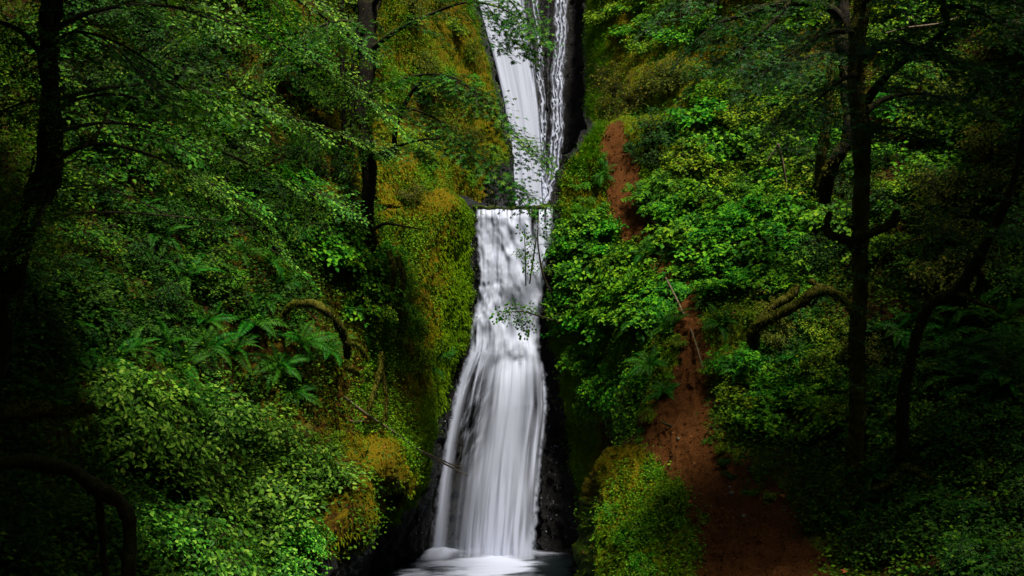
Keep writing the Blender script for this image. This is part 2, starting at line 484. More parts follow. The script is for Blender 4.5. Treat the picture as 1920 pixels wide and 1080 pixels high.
def build_sheet(side):
    rows_py = np.unique(np.concatenate([np.linspace(-400, 0, 45), np.linspace(0, 1080, 330), np.linspace(1080, 1500, 40), [232, 236, 240, 383, 386, 389]]))
    nr = len(rows_py)
    if side == 'L':
        s = np.unique(np.concatenate([np.linspace(-1500, -60, 60), np.linspace(-60, 560, 170), np.linspace(560, 900, 170)]))
        wrap = 14
    else:
        s = np.unique(np.concatenate([np.linspace(1010, 1380, 190), np.linspace(1380, 1980, 170), np.linspace(1980, 3600, 60)]))
        wrap = 14
    PY = np.repeat(rows_py[:, None], len(s), 1)
    if side == 'L':
        e = np.interp(rows_py, *EDGE_L)[:, None]
        b = 560.0
        S = np.repeat(s[None], nr, 0)
        PX = np.where(S > b, b + (S - b) * (e - b) / (900.0 - b), S)
        cols = [-1500, -900, -300, 0, 200, 400, 600, 680, 705, 800, 900]
        rows = [-400, 0, 200, 380, 389, 600, 800, 900, 960, 1080, 1300, 1500]
        T = [[10, 14, 22, 27, 31, 34, 38, 40, 40.5, 44, 53.5],
             [9, 13, 19, 24, 27, 30, 34, 36, 36.5, 41, 49.2],
             [8, 12, 18, 22, 25, 28, 31.5, 33, 33.5, 39, 47.0],
             [7.5, 11, 17, 20, 23, 26, 29, 30.5, 31, 35, 46.5],
             [7.5, 11, 17, 20, 23, 26, 29, 30.5, 31, 33.6, 35.9],
             [7, 10, 15, 18, 21, 24, 27, 28.8, 29.3, 32, 35.5],
             [6, 9, 13, 16, 18.5, 21.5, 24.8, 27.5, 28.6, 31.5, 35.0],
             [6, 8.5, 12, 14.5, 17.5, 20, 23, 25.5, 29, 32, 34.8],
             [5.5, 8, 11, 13.5, 16, 19, 22, 24, 31.5, 33, 34.8],
             [5, 7, 10, 12, 14, 17, 20.5, 23, 32, 33.3, 34.7],
             [4, 6, 8.5, 10, 12, 15, 19, 22, 32, 33.3, 34.6],
             [4, 5, 7, 9, 11, 14, 18, 21, 32, 33, 34.5]]
        # bottom edge of the near left bank slants: shift lookup columns
        look = PX.copy()
        lim = np.interp(rows_py, [800, 900, 960, 1000, 1080, 1300], [690, 690, 688, 680, 655, 600])[:, None]
        look = look + (690 - lim)
    else:
        e = np.interp(rows_py, *EDGE_R)[:, None]
        b = 1380.0
        S = np.repeat(s[None], nr, 0)
        PX = np.where(S < b, b - (b - S) * (b - e) / (b - 1010.0), S)
        cols = [1010, 1060, 1100, 1122, 1200, 1300, 1400, 1600, 1800, 1920, 2300, 2900, 3600]
        rows = [-400, 0, 228, 242, 260, 400, 600, 780, 840, 950, 1080, 1300, 1500]
        T = [[53, 52.8, 52, 51, 49, 47, 45, 42, 38, 36, 31, 24, 16],
             [49.0, 48.8, 48.2, 47.5, 45.5, 43, 41, 38, 34.5, 32.5, 27, 20, 13],
             [46.5, 46.3, 46, 45, 40, 37.5, 36.5, 34, 31.5, 29.5, 24.5, 18, 12],
             [37.2, 37.2, 37, 37, 37.2, 37, 36, 34, 31.5, 29.5, 24.5, 18, 12],
             [36.6, 36.6, 36.5, 36.4, 36.2, 36, 35.5, 33.4, 31, 29, 24, 18, 12],
             [35.9, 35.6, 35.1, 34.8, 34, 33, 32, 30.2, 28.3, 26.6, 22, 16, 11],
             [35.5, 34.6, 33.8, 33.3, 31.4, 29.8, 28.6, 27, 25, 24, 20, 14, 10],
             [35.0, 34.2, 33.2, 32.0, 29.0, 27, 26, 24.3, 22.4, 21.4, 17, 12, 9],
             [35.0, 34.1, 33.0, 29.5, 27.2, 26, 25, 23.5, 21.6, 20.5, 16.5, 12, 8.5],
             [34.8, 34.0, 33.2, 25.8, 24.7, 23.7, 22.7, 21.2, 19.6, 18.6, 15, 10, 8],
             [34.6, 34.0, 33.0, 24.0, 22.6, 21.6, 20.6, 19, 17.5, 16.6, 13, 9, 7],
             [34.5, 34.0, 33.0, 22.0, 20.6, 19.6, 18.6, 17, 15.5, 14.6, 12, 8, 6],
             [34.5, 34.0, 33.0, 21.0, 19.6, 18.6, 17.6, 16, 14.5, 13.6, 11, 7, 5]]
        look = PX.copy()
        lim = np.interp(rows_py, [760, 800, 840, 900, 960, 1080, 1300], [1165, 1160, 1140, 1112, 1100, 1104, 1110])[:, None]
        wgt = ss(780, 830, PY)
        look = look + (1112 - lim) * wgt * (1 - ss(1180, 1300, PX))
    # depth
    Y = np.empty(PX.shape)
    for i in range(nr):
        k = np.searchsorted(rows, rows_py[i]) - 1
        k = max(0, min(k, len(rows) - 2))
        t = (rows_py[i] - rows[k]) / (rows[k + 1] - rows[k])
        lkx = S[i] if False else look[i]
        # edge columns are pinned to the edge of the sheet
        cc = np.array(cols, float)
        if side == 'L': cc = cc.copy(); cc[-1] = max(e[i, 0] + (690 - lim[i, 0]), 830)
        else: cc = cc.copy(); cc[0] = min(e[i, 0], 1055)
        if side == 'R' and rows_py[i] < 300: cc[:3] = [e[i, 0] - .1, e[i, 0] + 5, e[i, 0] + 12]; cc[3] = e[i, 0] + 30
        Y[i] = np.interp(lkx, cc, T[k]) * (1 - t) + np.interp(lkx, cc, T[k + 1]) * t
    Ys = smooth1(smooth1(Y, 4, 1), 4, 0)
    # keep the ledge step sharp next to the water
    keep = blob(PX, PY, 930, 386, 90, 40) if side == 'L' else np.zeros_like(Y)
    Y = Ys * (1 - keep) + Y * keep
    # world
    X = (PX - 960) / F * Y
    Z = (540 - PY) / F * Y
    G = np.stack([X, Y, Z], -1)
    # wrap behind the water
    sgn = 1 if side == 'L' else -1
    cols_w = []
    edge = G[:, -1] if side == 'L' else G[:, 0]
    for k in range(1, wrap + 1):
        q = edge.copy()
        q *= (1 + k * .16 / q[:, 1:2])
        q[:, 0] -= sgn * .012 * k
        cols_w.append(q)
    Wc = np.stack(cols_w, 1)
    wpx = np.repeat((PX[:, -1] if side == 'L' else PX[:, 0])[:, None], wrap, 1)
    wpy = PY[:, :wrap]
    if side == 'L':
        G = np.concatenate([G, Wc], 1); PX = np.concatenate([PX, wpx], 1); PYf = np.concatenate([PY, wpy], 1)
    else:
        G = np.concatenate([Wc[:, ::-1], G], 1); PX = np.concatenate([wpx, PX], 1); PYf = np.concatenate([wpy, PY], 1)
    PY = PYf
    eL = np.interp(PY, *EDGE_L); eR = np.interp(PY, *EDGE_R)
    # zones of ground: what the surface is made of
    j1 = (n2(PX / 40, PY / 40, 5.1) - .5)
    if side == 'L':
        de = eL - PX + j1 * 26
        rw = np.interp(PY, [-400, 300, 330, 389, 392, 600, 700, 800, 900, 1000, 1100], [6, 8, 50, 60, 12, 14, 20, 18, 26, 80, 300])
        rock = ss(rw + 12, rw - 4, de)
        rock = np.maximum(rock, ss(955, 990, PY + j1 * 60) * ss(688, 700, PX + np.interp(PY, [960, 1080], [0, 32])))
        moss = ss(560, 700, PX + j1 * 120) * .95
        moss = moss * (1 - .75 * blob(PX, PY, 690, 730, 70, 90)) * (1 - .6 * blob(PX, PY, 810, 220, 60, 60))
        moss = np.maximum(moss, .35 + .25 * n2(PX / 60, PY / 60, 1.7))
        gold = .9 - ss(90, 20, de) * .9
        gold = np.where(PY < 389, .85 - .5 * ss(30, 5, de), gold)
        gold = gold * (1 - .9 * blob(PX, PY, 745, 900, 60, 110))
        gold = np.maximum(gold, blob(PX, PY, 640, 1000, 60, 130) * .85)
        gold = np.maximum(gold, blob(PX, PY, 710, 870, 36, 62) * .7)
        gold = gold * ss(250, 600, PX) + .25 * (1 - ss(250, 600, PX))
        path = np.zeros_like(PX)
    else:
        de = PX - eR + j1 * 26
        rw = np.interp(PY, [-400, 235, 240, 380, 392, 560, 700, 800, 900, 1000, 1100], [4, 4, 4, 14, 12, 14, 26, 34, 46, 70, 80])
        rock = ss(rw + 12, rw - 4, de)
        path = path_w(PX, PY)
        moss = .45 + .35 * n2(PX / 60, PY / 60, 2.7) - .25 * ss(1400, 1700, PX)
        moss = np.maximum(moss, blob(PX, PY, 1080, 320, 75, 110))
        moss = np.maximum(moss, ss(1150, 1090, PX) * .95)
        moss = np.maximum(moss, ss(260, 200, PY) * ss(1300, 1120, PX))
        moss = np.maximum(moss, blob(PX, PY, 1200, 990, 130, 190))
        moss = moss * (1 - .7 * blob(PX, PY, 1170, 810, 60, 45))
        gold = .35 + .3 * ss(400, 0, PY) * ss(1120, 1160, PX)
        gold = np.maximum(gold, blob(PX, PY, 1085, 330, 60, 80) * .9)
        gold = np.maximum(gold, blob(PX, PY, 1160, 900, 80, 120) * .75)
        gold = gold * (1 - ss(420, 500, PY) * ss(1120, 1080, PX) * .8)
        path = path * (1 - blob(PX, PY, 1190, 980, 80, 140))
    # relief along the surface normal
    def normals(G):
        du = np.gradient(G, axis=1); dv = np.gradient(G, axis=0)
        n = unit(np.cross(du, dv))
        fl = np.sign(np.sum(n * -G, -1, keepdims=True)); fl[fl == 0] = 1
        return n * fl
    Nn = normals(G)
    Gs = G * np.array([1, 1, .55])
    big = fbm(G * .35, 3) - .5
    mid = fbm(Gs * 1.3 + 9, 4) - .5
    lump = 1 - np.abs(2 * fbm(G * np.array([1, 1, .45]) * 3.1 + 31, 3) - 1)
    fine = fbm(G * 7.0, 3) - .5
    near = ss(0, 60, np.abs(de))
    amp = 1 - .35 * path
    blk = fbm(np.round(G * np.array([3.2, 3.2, 2.1]) + fbm(G * 2.0, 2)[..., None] * 1.5) * 1.7, 1) - .5
    disp = big * 1.6 * near * amp + mid * (.7 - .3 * ss(220, 120, np.abs(de))) * (.35 + .65 * near) * amp + (lump - .6) * .34 * moss * amp + fine * .16 + blk * .22 * rock
    disp = disp + (blob(PX, PY, 708, 868, 34, 60) * .6 + blob(PX, PY, 640, 950, 40, 90) * .5 if side == 'L' else 0)
    G = G + Nn * disp[..., None]
    Nn = normals(G)
    r, c = PX.shape
    Fc = grid_faces(r, c)
    ex = dict(moss=moss, gold=gold, rock=rock, path=path)
    faces_path = (path.ravel()[Fc].mean(1) > .5)
    nm = 'left_hillside' if side == 'L' else 'right_hillside'
    for name, sel in ((nm, ~faces_path), ('path', faces_path)):
        if sel.sum() < 4: continue
        f = Fc[sel]
        ids, inv = np.unique(f, return_inverse=True)
        mb = MB(); mb.add(G.reshape(-1, 3)[ids], inv.reshape(-1, 4))
        me = mb.mesh(name, M['terrain'], extra={k: v.ravel()[ids] for k, v in ex.items()})
        link(name, me, kind='structure', label={'left_hillside': 'steep mossy and fern covered bank left of the waterfall',
             'right_hillside': 'steep overgrown bank right of the waterfall',
             'path': 'worn reddish brown dirt track climbing the right bank'}[name])
    bvh = BVHTree.FromPolygons(G.reshape(-1, 3).tolist(), Fc.tolist())
    SHEETS.append(dict(G=G, N=Nn, PX=PX, PY=PY, bvh=bvh, moss=moss, gold=gold, rock=rock, path=path, de=de, side=side))

build_sheet('L')
build_sheet('R')

def valley():
    # valley floor, plus an unseen bank added behind the camera to cut sky light
    mb = MB()
    th = np.linspace(R(160), R(380), 90); t = np.linspace(0, 1, 40)
    TH, Tt = np.meshgrid(th, t)
    rr = 12 + 16 * Tt
    G = np.stack([rr * np.cos(TH) * 1.15, 1 + rr * np.sin(TH), -9.5 + 24 * Tt ** .9], -1)
    G = G + (fbm(G * .3, 4)[..., None] - .5) * np.array([2.0, 2.0, 2.0])
    mb.add(G.reshape(-1, 3), grid_faces(*TH.shape))
    z = np.zeros(mb.n)
    link('rear_sky_blocker', mb.mesh('rear_sky_blocker', M['terrain'], extra=dict(moss=z + .5, gold=z + .2, rock=z, path=z)), kind='structure', label='unseen bank added behind the viewer to block low sky light')
    mb = MB()
    x = np.linspace(-60, 60, 60)
    X, Yg = np.meshgrid(x, x)
    G = np.stack([X, Yg, np.full_like(X, -10.4) + (n2(X / 3, Yg / 3, 1.) - .5)], -1)
    mb.add(G.reshape(-1, 3), grid_faces(*X.shape))
    z = np.zeros(mb.n)
    link('valley_floor', mb.mesh('valley_floor', M['terrain'], extra=dict(moss=z + .4, gold=z + .2, rock=z, path=z)), kind='structure', label='dark forest floor of the valley')
valley()

def hit(px, py):
    d = Vector(P(px, py, 1.0)).normalized()
    best = None
    for s in SHEETS:
        loc, nor, idx, dist = s['bvh'].ray_cast(Vector((0, 0, 0)), d)
        if loc is not None and (best is None or dist < best[2]):
            if nor.dot(d) > 0: nor = -nor
            best = (np.array(loc), np.array(nor), dist)
    return best

# rock face behind the water
LIP = 2.97
def rock_face():
    prof = [(35.6, -12.5), (35.3, -10), (35.2, -8), (35.2, -5), (35.3, -2.5), (35.9, -2.2), (36.0, 0), (36.2, 1.5), (36.3, 2.9), (36.35, 2.96), (37, 2.9),
            (47, 2.85), (48.1, 2.9), (48.7, 6), (50.0, 12), (51.4, 18), (53.4, 26)]
    p = np.array(prof)
    L = np.concatenate([[0], np.cumsum(np.linalg.norm(np.diff(p, axis=0), axis=1))])
    t = np.concatenate([np.linspace(0, L[9], 190), np.linspace(L[9], L[11], 24)[1:], np.linspace(L[11], L[-1], 220)[1:]])
    yy, zz = np.interp(t, L, p[:, 0]), np.interp(t, L, p[:, 1])
    x = np.linspace(-6.5, 6.5, 170)
    X = np.repeat(x[None], len(t), 0)
    G = np.stack([X, np.repeat(yy[:, None], len(x), 1), np.repeat(zz[:, None], len(x), 1)], -1)
    flat = ((zz > 2.8) & (yy > 36.2) & (yy < 47.5))[:, None]
    big = fbm(G * np.array([.8, .8, .5]), 3) - .5
    blk = fbm(np.round(G * np.array([3.0, 3.0, 2.4]) + fbm(G * 2, 2)[..., None] * 1.2) * 1.7, 1) - .5
    fine = fbm(G * 6, 3) - .5
    G[..., 1] -= np.where(flat, 0, big * .9 + blk * .22 + fine * .25)
    G[..., 2] -= np.where(flat, fine * .06, 0)
    Fc = grid_faces(*X.shape)
    mb = MB(); mb.add(G.reshape(-1, 3), Fc)
    z = np.zeros(X.size)
    me = mb.mesh('rock_face', M['terrain'], extra=dict(moss=z, gold=z, rock=z + 1, path=z))
    link('cliff', me, kind='structure', label='wet black basalt rock face behind the waterfall')
rock_face()

def ledge():
    mb = MB()
    pts = np.array([P(px, 388 + dy, 35.75) for px, dy in ((884, 1), (900, -1), (915, 2.5), (932, 1), (950, 4), (966, 2), (982, 3), (1000, 0), (1012, 1), (1026, -3), (1040, 0), (1052, 2))])
    tube(mb, smooth_path(pts, 90), .05 + .05 * vn(np.stack([np.arange(90) * .35] * 3, -1)), 9, rough=.9)
    return mb
z60 = None
_lm = ledge()
_z = np.zeros(_lm.n)
link('ledge', _lm.mesh('ledge', M['terrain'], extra=dict(moss=_z + .6, gold=_z + .3, rock=_z + .5, path=_z)), kind='structure',
     label='dark flat stone lip between the upper and lower falls')

# ------------------------------------------------------------------ water
def upper_fall():
    px = np.linspace(884, 1066, 250)
    py = np.linspace(-320, 424, 560)
    PX, PY = np.meshgrid(px, py)
    # left white veil
    xl = np.interp(PY, [-320, 0, 100, 200, 300, 380, 430], [830, 893, 922, 945, 960, 964, 965])
    xr = np.interp(PY, [-320, 0, 100, 200, 300, 380, 430], [975, 984, 999, 1011, 1020, 1024, 1024])
    u = (PX - xl) / (xr - xl)
    st = n2(u * 9, PY / 160, 1.0); st2 = n2(u * 34, PY / 60, 2.0)
    veil = ss(-.02, .05, u + (st2 - .5) * .06) * ss(1.03, .86, u + (st2 - .5) * .22)
    veil = veil * np.clip(.95 + .16 * (st - .5), 0, 1)
    # lacy strands over the black rock on the right
    def strand(cx, w, soft, seed, k=1.0, lo=.55, film=.04):
        c = np.interp(PY, cx[0], cx[1]) + (n2(PY / 30, 0, seed) - .5) * 5
        d = np.abs(PX - c) / w
        # a net of thin threads that part and join
        a = np.sin((PX - c) * .85 + 9 * n2(PX / 8, PY / 13, seed + 1) + seed)
        b = np.sin((PX - c) * .70 - 9 * n2(PX / 8 + 5, PY / 12, seed + 2))
        net = np.maximum(ss(lo, 1.0, a), ss(lo + .05, 1.0, b) * .8)
        return ss(1.15, .5, d + (n2(PX / 5, PY / 14, seed + 4) - .5) * .7) * (net * .8 * (.5 + n2(PX / 6, PY / 12, seed + 7)) + film) * k
    s1 = strand(([-320, 0, 100, 200, 300, 390], [995, 1002, 1011, 1016, 1019, 1024]), 6.5, 0, 11, 1, .1, .1)
    s2 = strand(([-320, 0, 60, 150, 250, 330, 390, 430], [1044, 1051, 1052, 1046, 1044, 1037, 1024, 1020]), 12.5, 0, 23, 1.15, .05, .12)
    s3 = strand(([-320, 0, 200, 390], [1026, 1030, 1029, 1026]), 2.5, 0, 37, .12)
    s4 = strand(([-320, 0, 200, 390], [986, 990, 1006, 1016]), 2.5, 0, 51, .2)
    dns = 1 - (1 - veil) * (1 - s1) * (1 - s2) * (1 - s3) * (1 - s4)
    dns = np.clip(dns, 0, .985)
    Y = 47.0 + np.interp(PY, [-320, 0, 400, 430], [4.2, 2.1, .0, -.4])
    Y = Y - veil * .25 - (st - .5) * .06 - .10 * (s1 + s2)
    G = np.stack([(PX - 960) / F * Y, Y, (540 - PY) / F * Y], -1)
    Fc = grid_faces(*PX.shape)
    keep = dns.ravel()[Fc].max(1) > .02
    mb = MB(); mb.add(G.reshape(-1, 3), Fc[keep])
    me = mb.mesh('upper_waterfall', M['water'], extra=dict(veil=dns))
    link('upper_waterfall', me, kind='structure', label='tall upper waterfall, white veil beside thin lacy strands over black rock')
upper_fall()

WL = ([386, 450, 520, 560, 600, 640, 660, 700, 750, 800, 850, 900, 950, 1000, 1050],
      [892, 893, 898, 896, 884, 883, 880, 862, 848, 836, 828, 819, 812, 806, 800])
WR = ([386, 450, 500, 560, 600, 640, 700, 760, 800, 850, 900, 950, 1000, 1050],
      [1038, 1037, 1024, 1016, 1012, 1012, 1024, 1028, 1026, 1020, 1016, 1012, 1008, 1006])
def lower_fall():
    un = np.linspace(-.03, 1.03, 280)
    py = np.linspace(386, 1052, 760)
    U, PY = np.meshgrid(un, py)
    xl, xr = np.interp(PY, *WL), np.interp(PY, *WR)
    PX = xl + U * (xr - xl)
    Y = np.interp(PY, [386, 391, 400, 450, 500, 560, 632, 645, 660, 690, 760, 900, 1052],
                  [36.3, 35.8, 35.55, 35.45, 35.3, 35.1, 34.8, 34.72, 34.6, 34.4, 34.15, 33.95, 33.7])
    casc = ss(705, 600, PY + (n2(un * 9, 0, 2.) - .5)[None] * 90)                       # upper, lumpy part
    low = 1 - casc
    # cascade: clumps of white water stepping over the rock
    q1 = fbm(np.stack([PX / 15, PY / 30 - .02 * PX, np.full_like(PX, 4.)], -1), 2)
    q2 = fbm(np.stack([PX / 6.5, PY / 16, np.full_like(PX, 9.)], -1), 2)
    bil1 = np.abs(2 * q1 - 1); bil2 = np.abs(2 * q2 - 1)
    # many small veils, each leaping a stone and fading as it drops
    val = np.full(PX.shape, .94)
    r_ = np.random.default_rng(5)
    mini = sorted(([r_.uniform(888, 1040), r_.uniform(380, 690)] for k in range(620)), key=lambda q: q[1])
    for x0, y0 in mini:
        side = ss(990, 920, x0)
        if r_.random() < .55 * (1 - side): continue
        w_ = r_.uniform(2.5, 8); h_ = w_ * r_.uniform(3.0, 7.5)
        i0, i1 = np.searchsorted(py, [y0, y0 + h_])
        if i1 - i0 < 3: continue
        t_ = (PY[i0:i1] - y0) / h_
        xx = x0 + (x0 - 962) * .06 * t_
        wd = w_ * (.75 + .45 * t_)
        d_ = np.abs(PX[i0:i1] - xx) / wd + (n2(PX[i0:i1] / 2.6, PY[i0:i1] / 14, x0, 2) - .5) * .5
        m_ = (1 - ss(.45, 1.0, d_)) * ss(0, .16, t_ - .14 * np.clip(d_, 0, 1) ** 2) * (1 - ss(.45, 1, t_))
        sh_ = 1.02 - (.08 + .30 * side) * t_ ** .9 - .10 * d_ ** 2 - (.05 + .25 * side) * r_.random() ** 3
        val[i0:i1] = val[i0:i1] * (1 - m_) + sh_ * m_
    val = smooth1(smooth1(val, 2, 1), 5, 0)
    st = n2(U * 30, PY / 120, 3.0, 2); st2 = n2(U * 110, PY / 45, 6.0, 2); st3 = n2(U * 16, PY / 190, 8.0)
    Y = Y - casc * ss(386, 410, PY) * (val * .10 + q1 * .30) - casc * (st - .5) * .05
    # shoulder where the main stream leaps clear
    cx = np.interp(PY, [600, 660, 760, 900, 1040], [968, 967, 950, 938, 933])
    cw = np.interp(PY, [600, 650, 680, 760, 830, 930, 1040], [30, 44, 46, 38, 42, 62, 74])
    core = np.exp(-np.abs((PX - cx) / cw) ** 3.2)
    Y = Y - low * core * np.interp(PY, [620, 662, 720, 1040], [.1, .5, .62, .5])
    Y = Y - low * ((st - .5) * .03 + (st3 - .5) * .22)
    Y = smooth1(Y, 3, 1)
    Ysm = smooth1(smooth1(Y, 28, 0), 14, 0)
    wlow = ss(600, 660, PY)
    Y = Y * (1 - wlow) + Ysm * wlow
    # density
    dc = np.clip(val + .03, .12, .985) - .12 * ss(.5, .3, st)
    top = ss(450, 392, PY)
    dc = dc - top * ss(.56, .36, st) * .9 * (.45 + .55 * ss(965, 985, PX))
    dc = dc - .55 * blob(PX, PY, 1003, 425, 9, 42)
    dc = dc - .6 * blob(PX, PY, 898, 628, 16, 26) * ss(.7, .3, st)
    cs = np.interp(PY, [640, 660, 700, 760, 830, 900, 1020], [893, 890, 872, 857, 843, 834, 824])
    sw = np.interp(PY, [640, 700, 830, 1040], [8, 10, 9, 12])
    strand = np.exp(-np.abs((PX - cs) / sw) ** 2.2)
    left = ss(cx - cw * .5, cx - cw * 1.15, PX)
    veil_l = np.interp(PY, [640, 700, 780, 860, 1000], [.86, .66, .46, .34, .20]) + (st - .5) * 1.1 + (st2 - .5) * .5
    # slanting wet streaks across the left veil
    sl = n2((PX + (PY - 640) * .42) / 6.5, (PY - PX * .25) / 26, 12.)
    veil_l = veil_l + (sl - .5) * 1.2 * ss(950, 800, PY)
    # bare wedge of rock beside the lower core
    veil_l = veil_l - .25 * blob(PX, PY, 862, 960, 22, 90)
    veil_r = np.interp(PY, [640, 720, 820, 1000], [.84, .56, .54, .50]) + (st - .5) * 1.3 + (st2 - .5) * .4
    veil_l = .85 * np.clip(veil_l, 0, 1) ** 2.1; veil_r = np.clip(veil_r, 0, 1) ** 1.7
    dl = core * 1.02 - core * (.03 + .42 * ss(820, 1000, PY)) * ss(.60, .30, st) + (1 - core) * np.where(PX < cx, veil_l, veil_r)
    dl = np.maximum(dl, strand * (.62 + .5 * (st - .3)))
    rs = np.exp(-np.abs((PX - np.interp(PY, [660, 760, 1040], [1003, 1003, 990])) / 9) ** 2)
    dl = np.maximum(dl, rs * (.36 + .5 * (st - .3)) * ss(740, 800, PY))
    dns = casc * dc + low * dl
    ragged = (n2(PX / 5, PY / 9, 15.) - .5)
    dns = dns * ss(-.01, .06, U + ragged * .07) * ss(1.01, .93, U + ragged * .08)
    dns = np.clip(dns, 0, .985) * ss(386, 390, PY - 14 * (n2(PX / 7, 0, 31.) - .35)) 
    G = np.stack([(PX - 960) / F * Y, Y, (540 - PY) / F * Y], -1)
    Fc = grid_faces(*PX.shape)
    keep = dns.ravel()[Fc].max(1) > .02
    mb = MB(); mb.add(G.reshape(-1, 3), Fc[keep])
    me = mb.mesh('lower_waterfall', M['water'], extra=dict(veil=dns))
    link('lower_waterfall', me, kind='structure', label='silky white lower waterfall fanning out below the stone lip')
lower_fall()

POOL_Z = -9.22
def pool():
    mb = MB()
    x = np.linspace(-9, 12, 60); y = np.linspace(14, 36.5, 60)
    X, Yg = np.meshgrid(x, y)
    Z = np.full_like(X, POOL_Z) + (n2(X * 1.5, Yg * 1.5, 2.) - .5) * .05
    mb.add(np.stack([X, Yg, Z], -1).reshape(-1, 3), grid_faces(*X.shape))
    link('pool', mb.mesh('pool', M['pool']), kind='structure', label='dark plunge pool at the foot of the waterfall')
    # white water: a low churned mound that thins out over the pool
    x = np.linspace(-4.6, 3.4, 300); y = np.linspace(29.5, 35.2, 220)
    X, Yg = np.meshgrid(x, y)
    cx, cy = -.55, 33.75
    dx, dy = X - cx, (Yg - cy)
    r = np.sqrt((dx / 1.9) ** 2 + (dy / .95) ** 2)
    ang = np.arctan2(dy, dx)
    stk = n2(X * .9 + Yg * .5, Yg * 1.9 - X * .4, 3., 3) ; stk2 = n2(X * 1.6 + Yg * .6, Yg * 6 - X * .8, 5., 2)
    h = .42 * np.exp(-(r / .62) ** 2) + .34 * np.exp(-(((X + 2.5) / .55) ** 2 + ((Yg - 33.75) / .6) ** 2))
    h = h * .8
    h = h * (.75 + .5 * n2(X * 3, Yg * 3, 7.)) + .03
    d = ss(1.5, .1, r + (stk - .5) * 1.3 + (stk2 - .5) * .35)
    d = np.maximum(d, .9 * ss(1.3, .3, np.sqrt(((X + 2.5) / .75) ** 2 + ((Yg - 33.5) / .7) ** 2) + (stk - .5) * .5))
    d = np.maximum(d, .9 * ss(1.25, .5, np.sqrt(((X + .9) / 2.2) ** 2 + ((Yg - 32.0) / 1.7) ** 2) + (stk - .5) * 1.4 + (stk2 - .5) * .5))
    G = np.stack([X, Yg, POOL_Z + .01 + h + (stk2 - .5) * .03 * d], -1)
    Fc = grid_faces(*X.shape)
    keep = d.ravel()[Fc].max(1) > .02
    mb = MB(); mb.add(G.reshape(-1, 3), Fc[keep])
    link('foam', mb.mesh('foam', M['water'], extra=dict(veil=np.clip(d, 0, .97) ** 1.8)), kind='stuff', label='churned white foam where the waterfall meets the pool')
pool()

# ------------------------------------------------------------------ plant prototypes
def fan_mesh(name, kind, L, leaf, mat, seed, twig_gap=.13, droop=.22, spread=55, tilt=.35, maple_like=False):
    """a leafy branch along +Y, lying roughly flat, tip drooping"""
    r = np.random.default_rng(seed)
    wood, lf = MB(), MB()
    def bend(y, x):
        return -droop * (y * y) / L - .10 * x * x / L
    n = 10
    yy = np.linspace(0, L, n)
    wob = .06 * L * np.sin(yy / L * 3 + seed)
    main = np.stack([wob, yy, bend(yy, 0)], -1)
    tube(wood, main, np.linspace(.011, .003, n) * L / 1.5, 4, cap=False)
    P_, D_, N_, S_ = [], [], [], []
    y = .12 * L
    sd = 1
    while y < L * .97:
        t = y / L
        tl = L * (.15 + .42 * math.sin(math.pi * min(1, (t * .85 + .18))) * (1 - .45 * t)) * r.uniform(.7, 1.15)
        a = R(spread * r.uniform(.75, 1.15)) * sd
        base = np.array([np.interp(y, yy, wob), y, bend(y, 0)])
        k = max(3, int(tl / (leaf * (.62 if not maple_like else .8))))
        tt = np.linspace(.12, 1, k)
        dirv = np.array([math.sin(a), math.cos(a), 0])
        pts = base + dirv * (tt * tl)[:, None]
        pts[:, 2] = base[2] - droop * .7 * (tt * tl) ** 2 / L + r.uniform(-.04, .06) * tt * L * .6
        pts = pts + r.normal(0, leaf * .12, pts.shape) * np.array([1, 1, .8])
        tube(wood, np.vstack([base, pts[::2] if k > 4 else pts]), .003, 3, cap=False)
        side = np.where(np.arange(k) % 2 == 0, 1, -1)
        la = a + side * r.uniform(.5, 1.0, k)
        la[-1] = a
        dd = np.stack([np.sin(la), np.cos(la), r.uniform(-.45, .05, k)], -1)
        nn = np.stack([r.normal(0, tilt, k), r.normal(0, tilt, k) - .12, np.ones(k)], -1)
        P_.append(pts); D_.append(dd); N_.append(nn); S_.append(leaf * r.uniform(.65, 1.2, k))
        if maple_like:
            P_.append(pts + np.array([0, 0, .01])); la2 = a - side * r.uniform(.5, 1.1, k)
            D_.append(np.stack([np.sin(la2), np.cos(la2), r.uniform(-.5, 0, k)], -1)); N_.append(nn + r.normal(0, .2, nn.shape)); S_.append(leaf * r.uniform(.5, 1.0, k))
        y += twig_gap * r.uniform(.7, 1.3)
        sd = -sd
    leaves(lf, kind, np.concatenate(P_), np.concatenate(D_), np.concatenate(N_), np.concatenate(S_), r.random(sum(len(q) for q in P_)))
    # wood joined in front of leaves in one mesh with two materials
    nw = sum(len(f) for f in wood.f)
    off = wood.n
    for v, va in zip(lf.v, lf.var): wood.v.append(v); wood.var.append(va)
    for f in lf.f: wood.f.append(f + off)
    wood.n += lf.n
    me = wood.mesh(name, M['twig'], smooth=False)
    me.materials.append(M[mat])
    mi = np.ones(len(me.polygons), np.int32); mi[:nw] = 0
    me.polygons.foreach_set('material_index', mi)
    me.update()
    return me

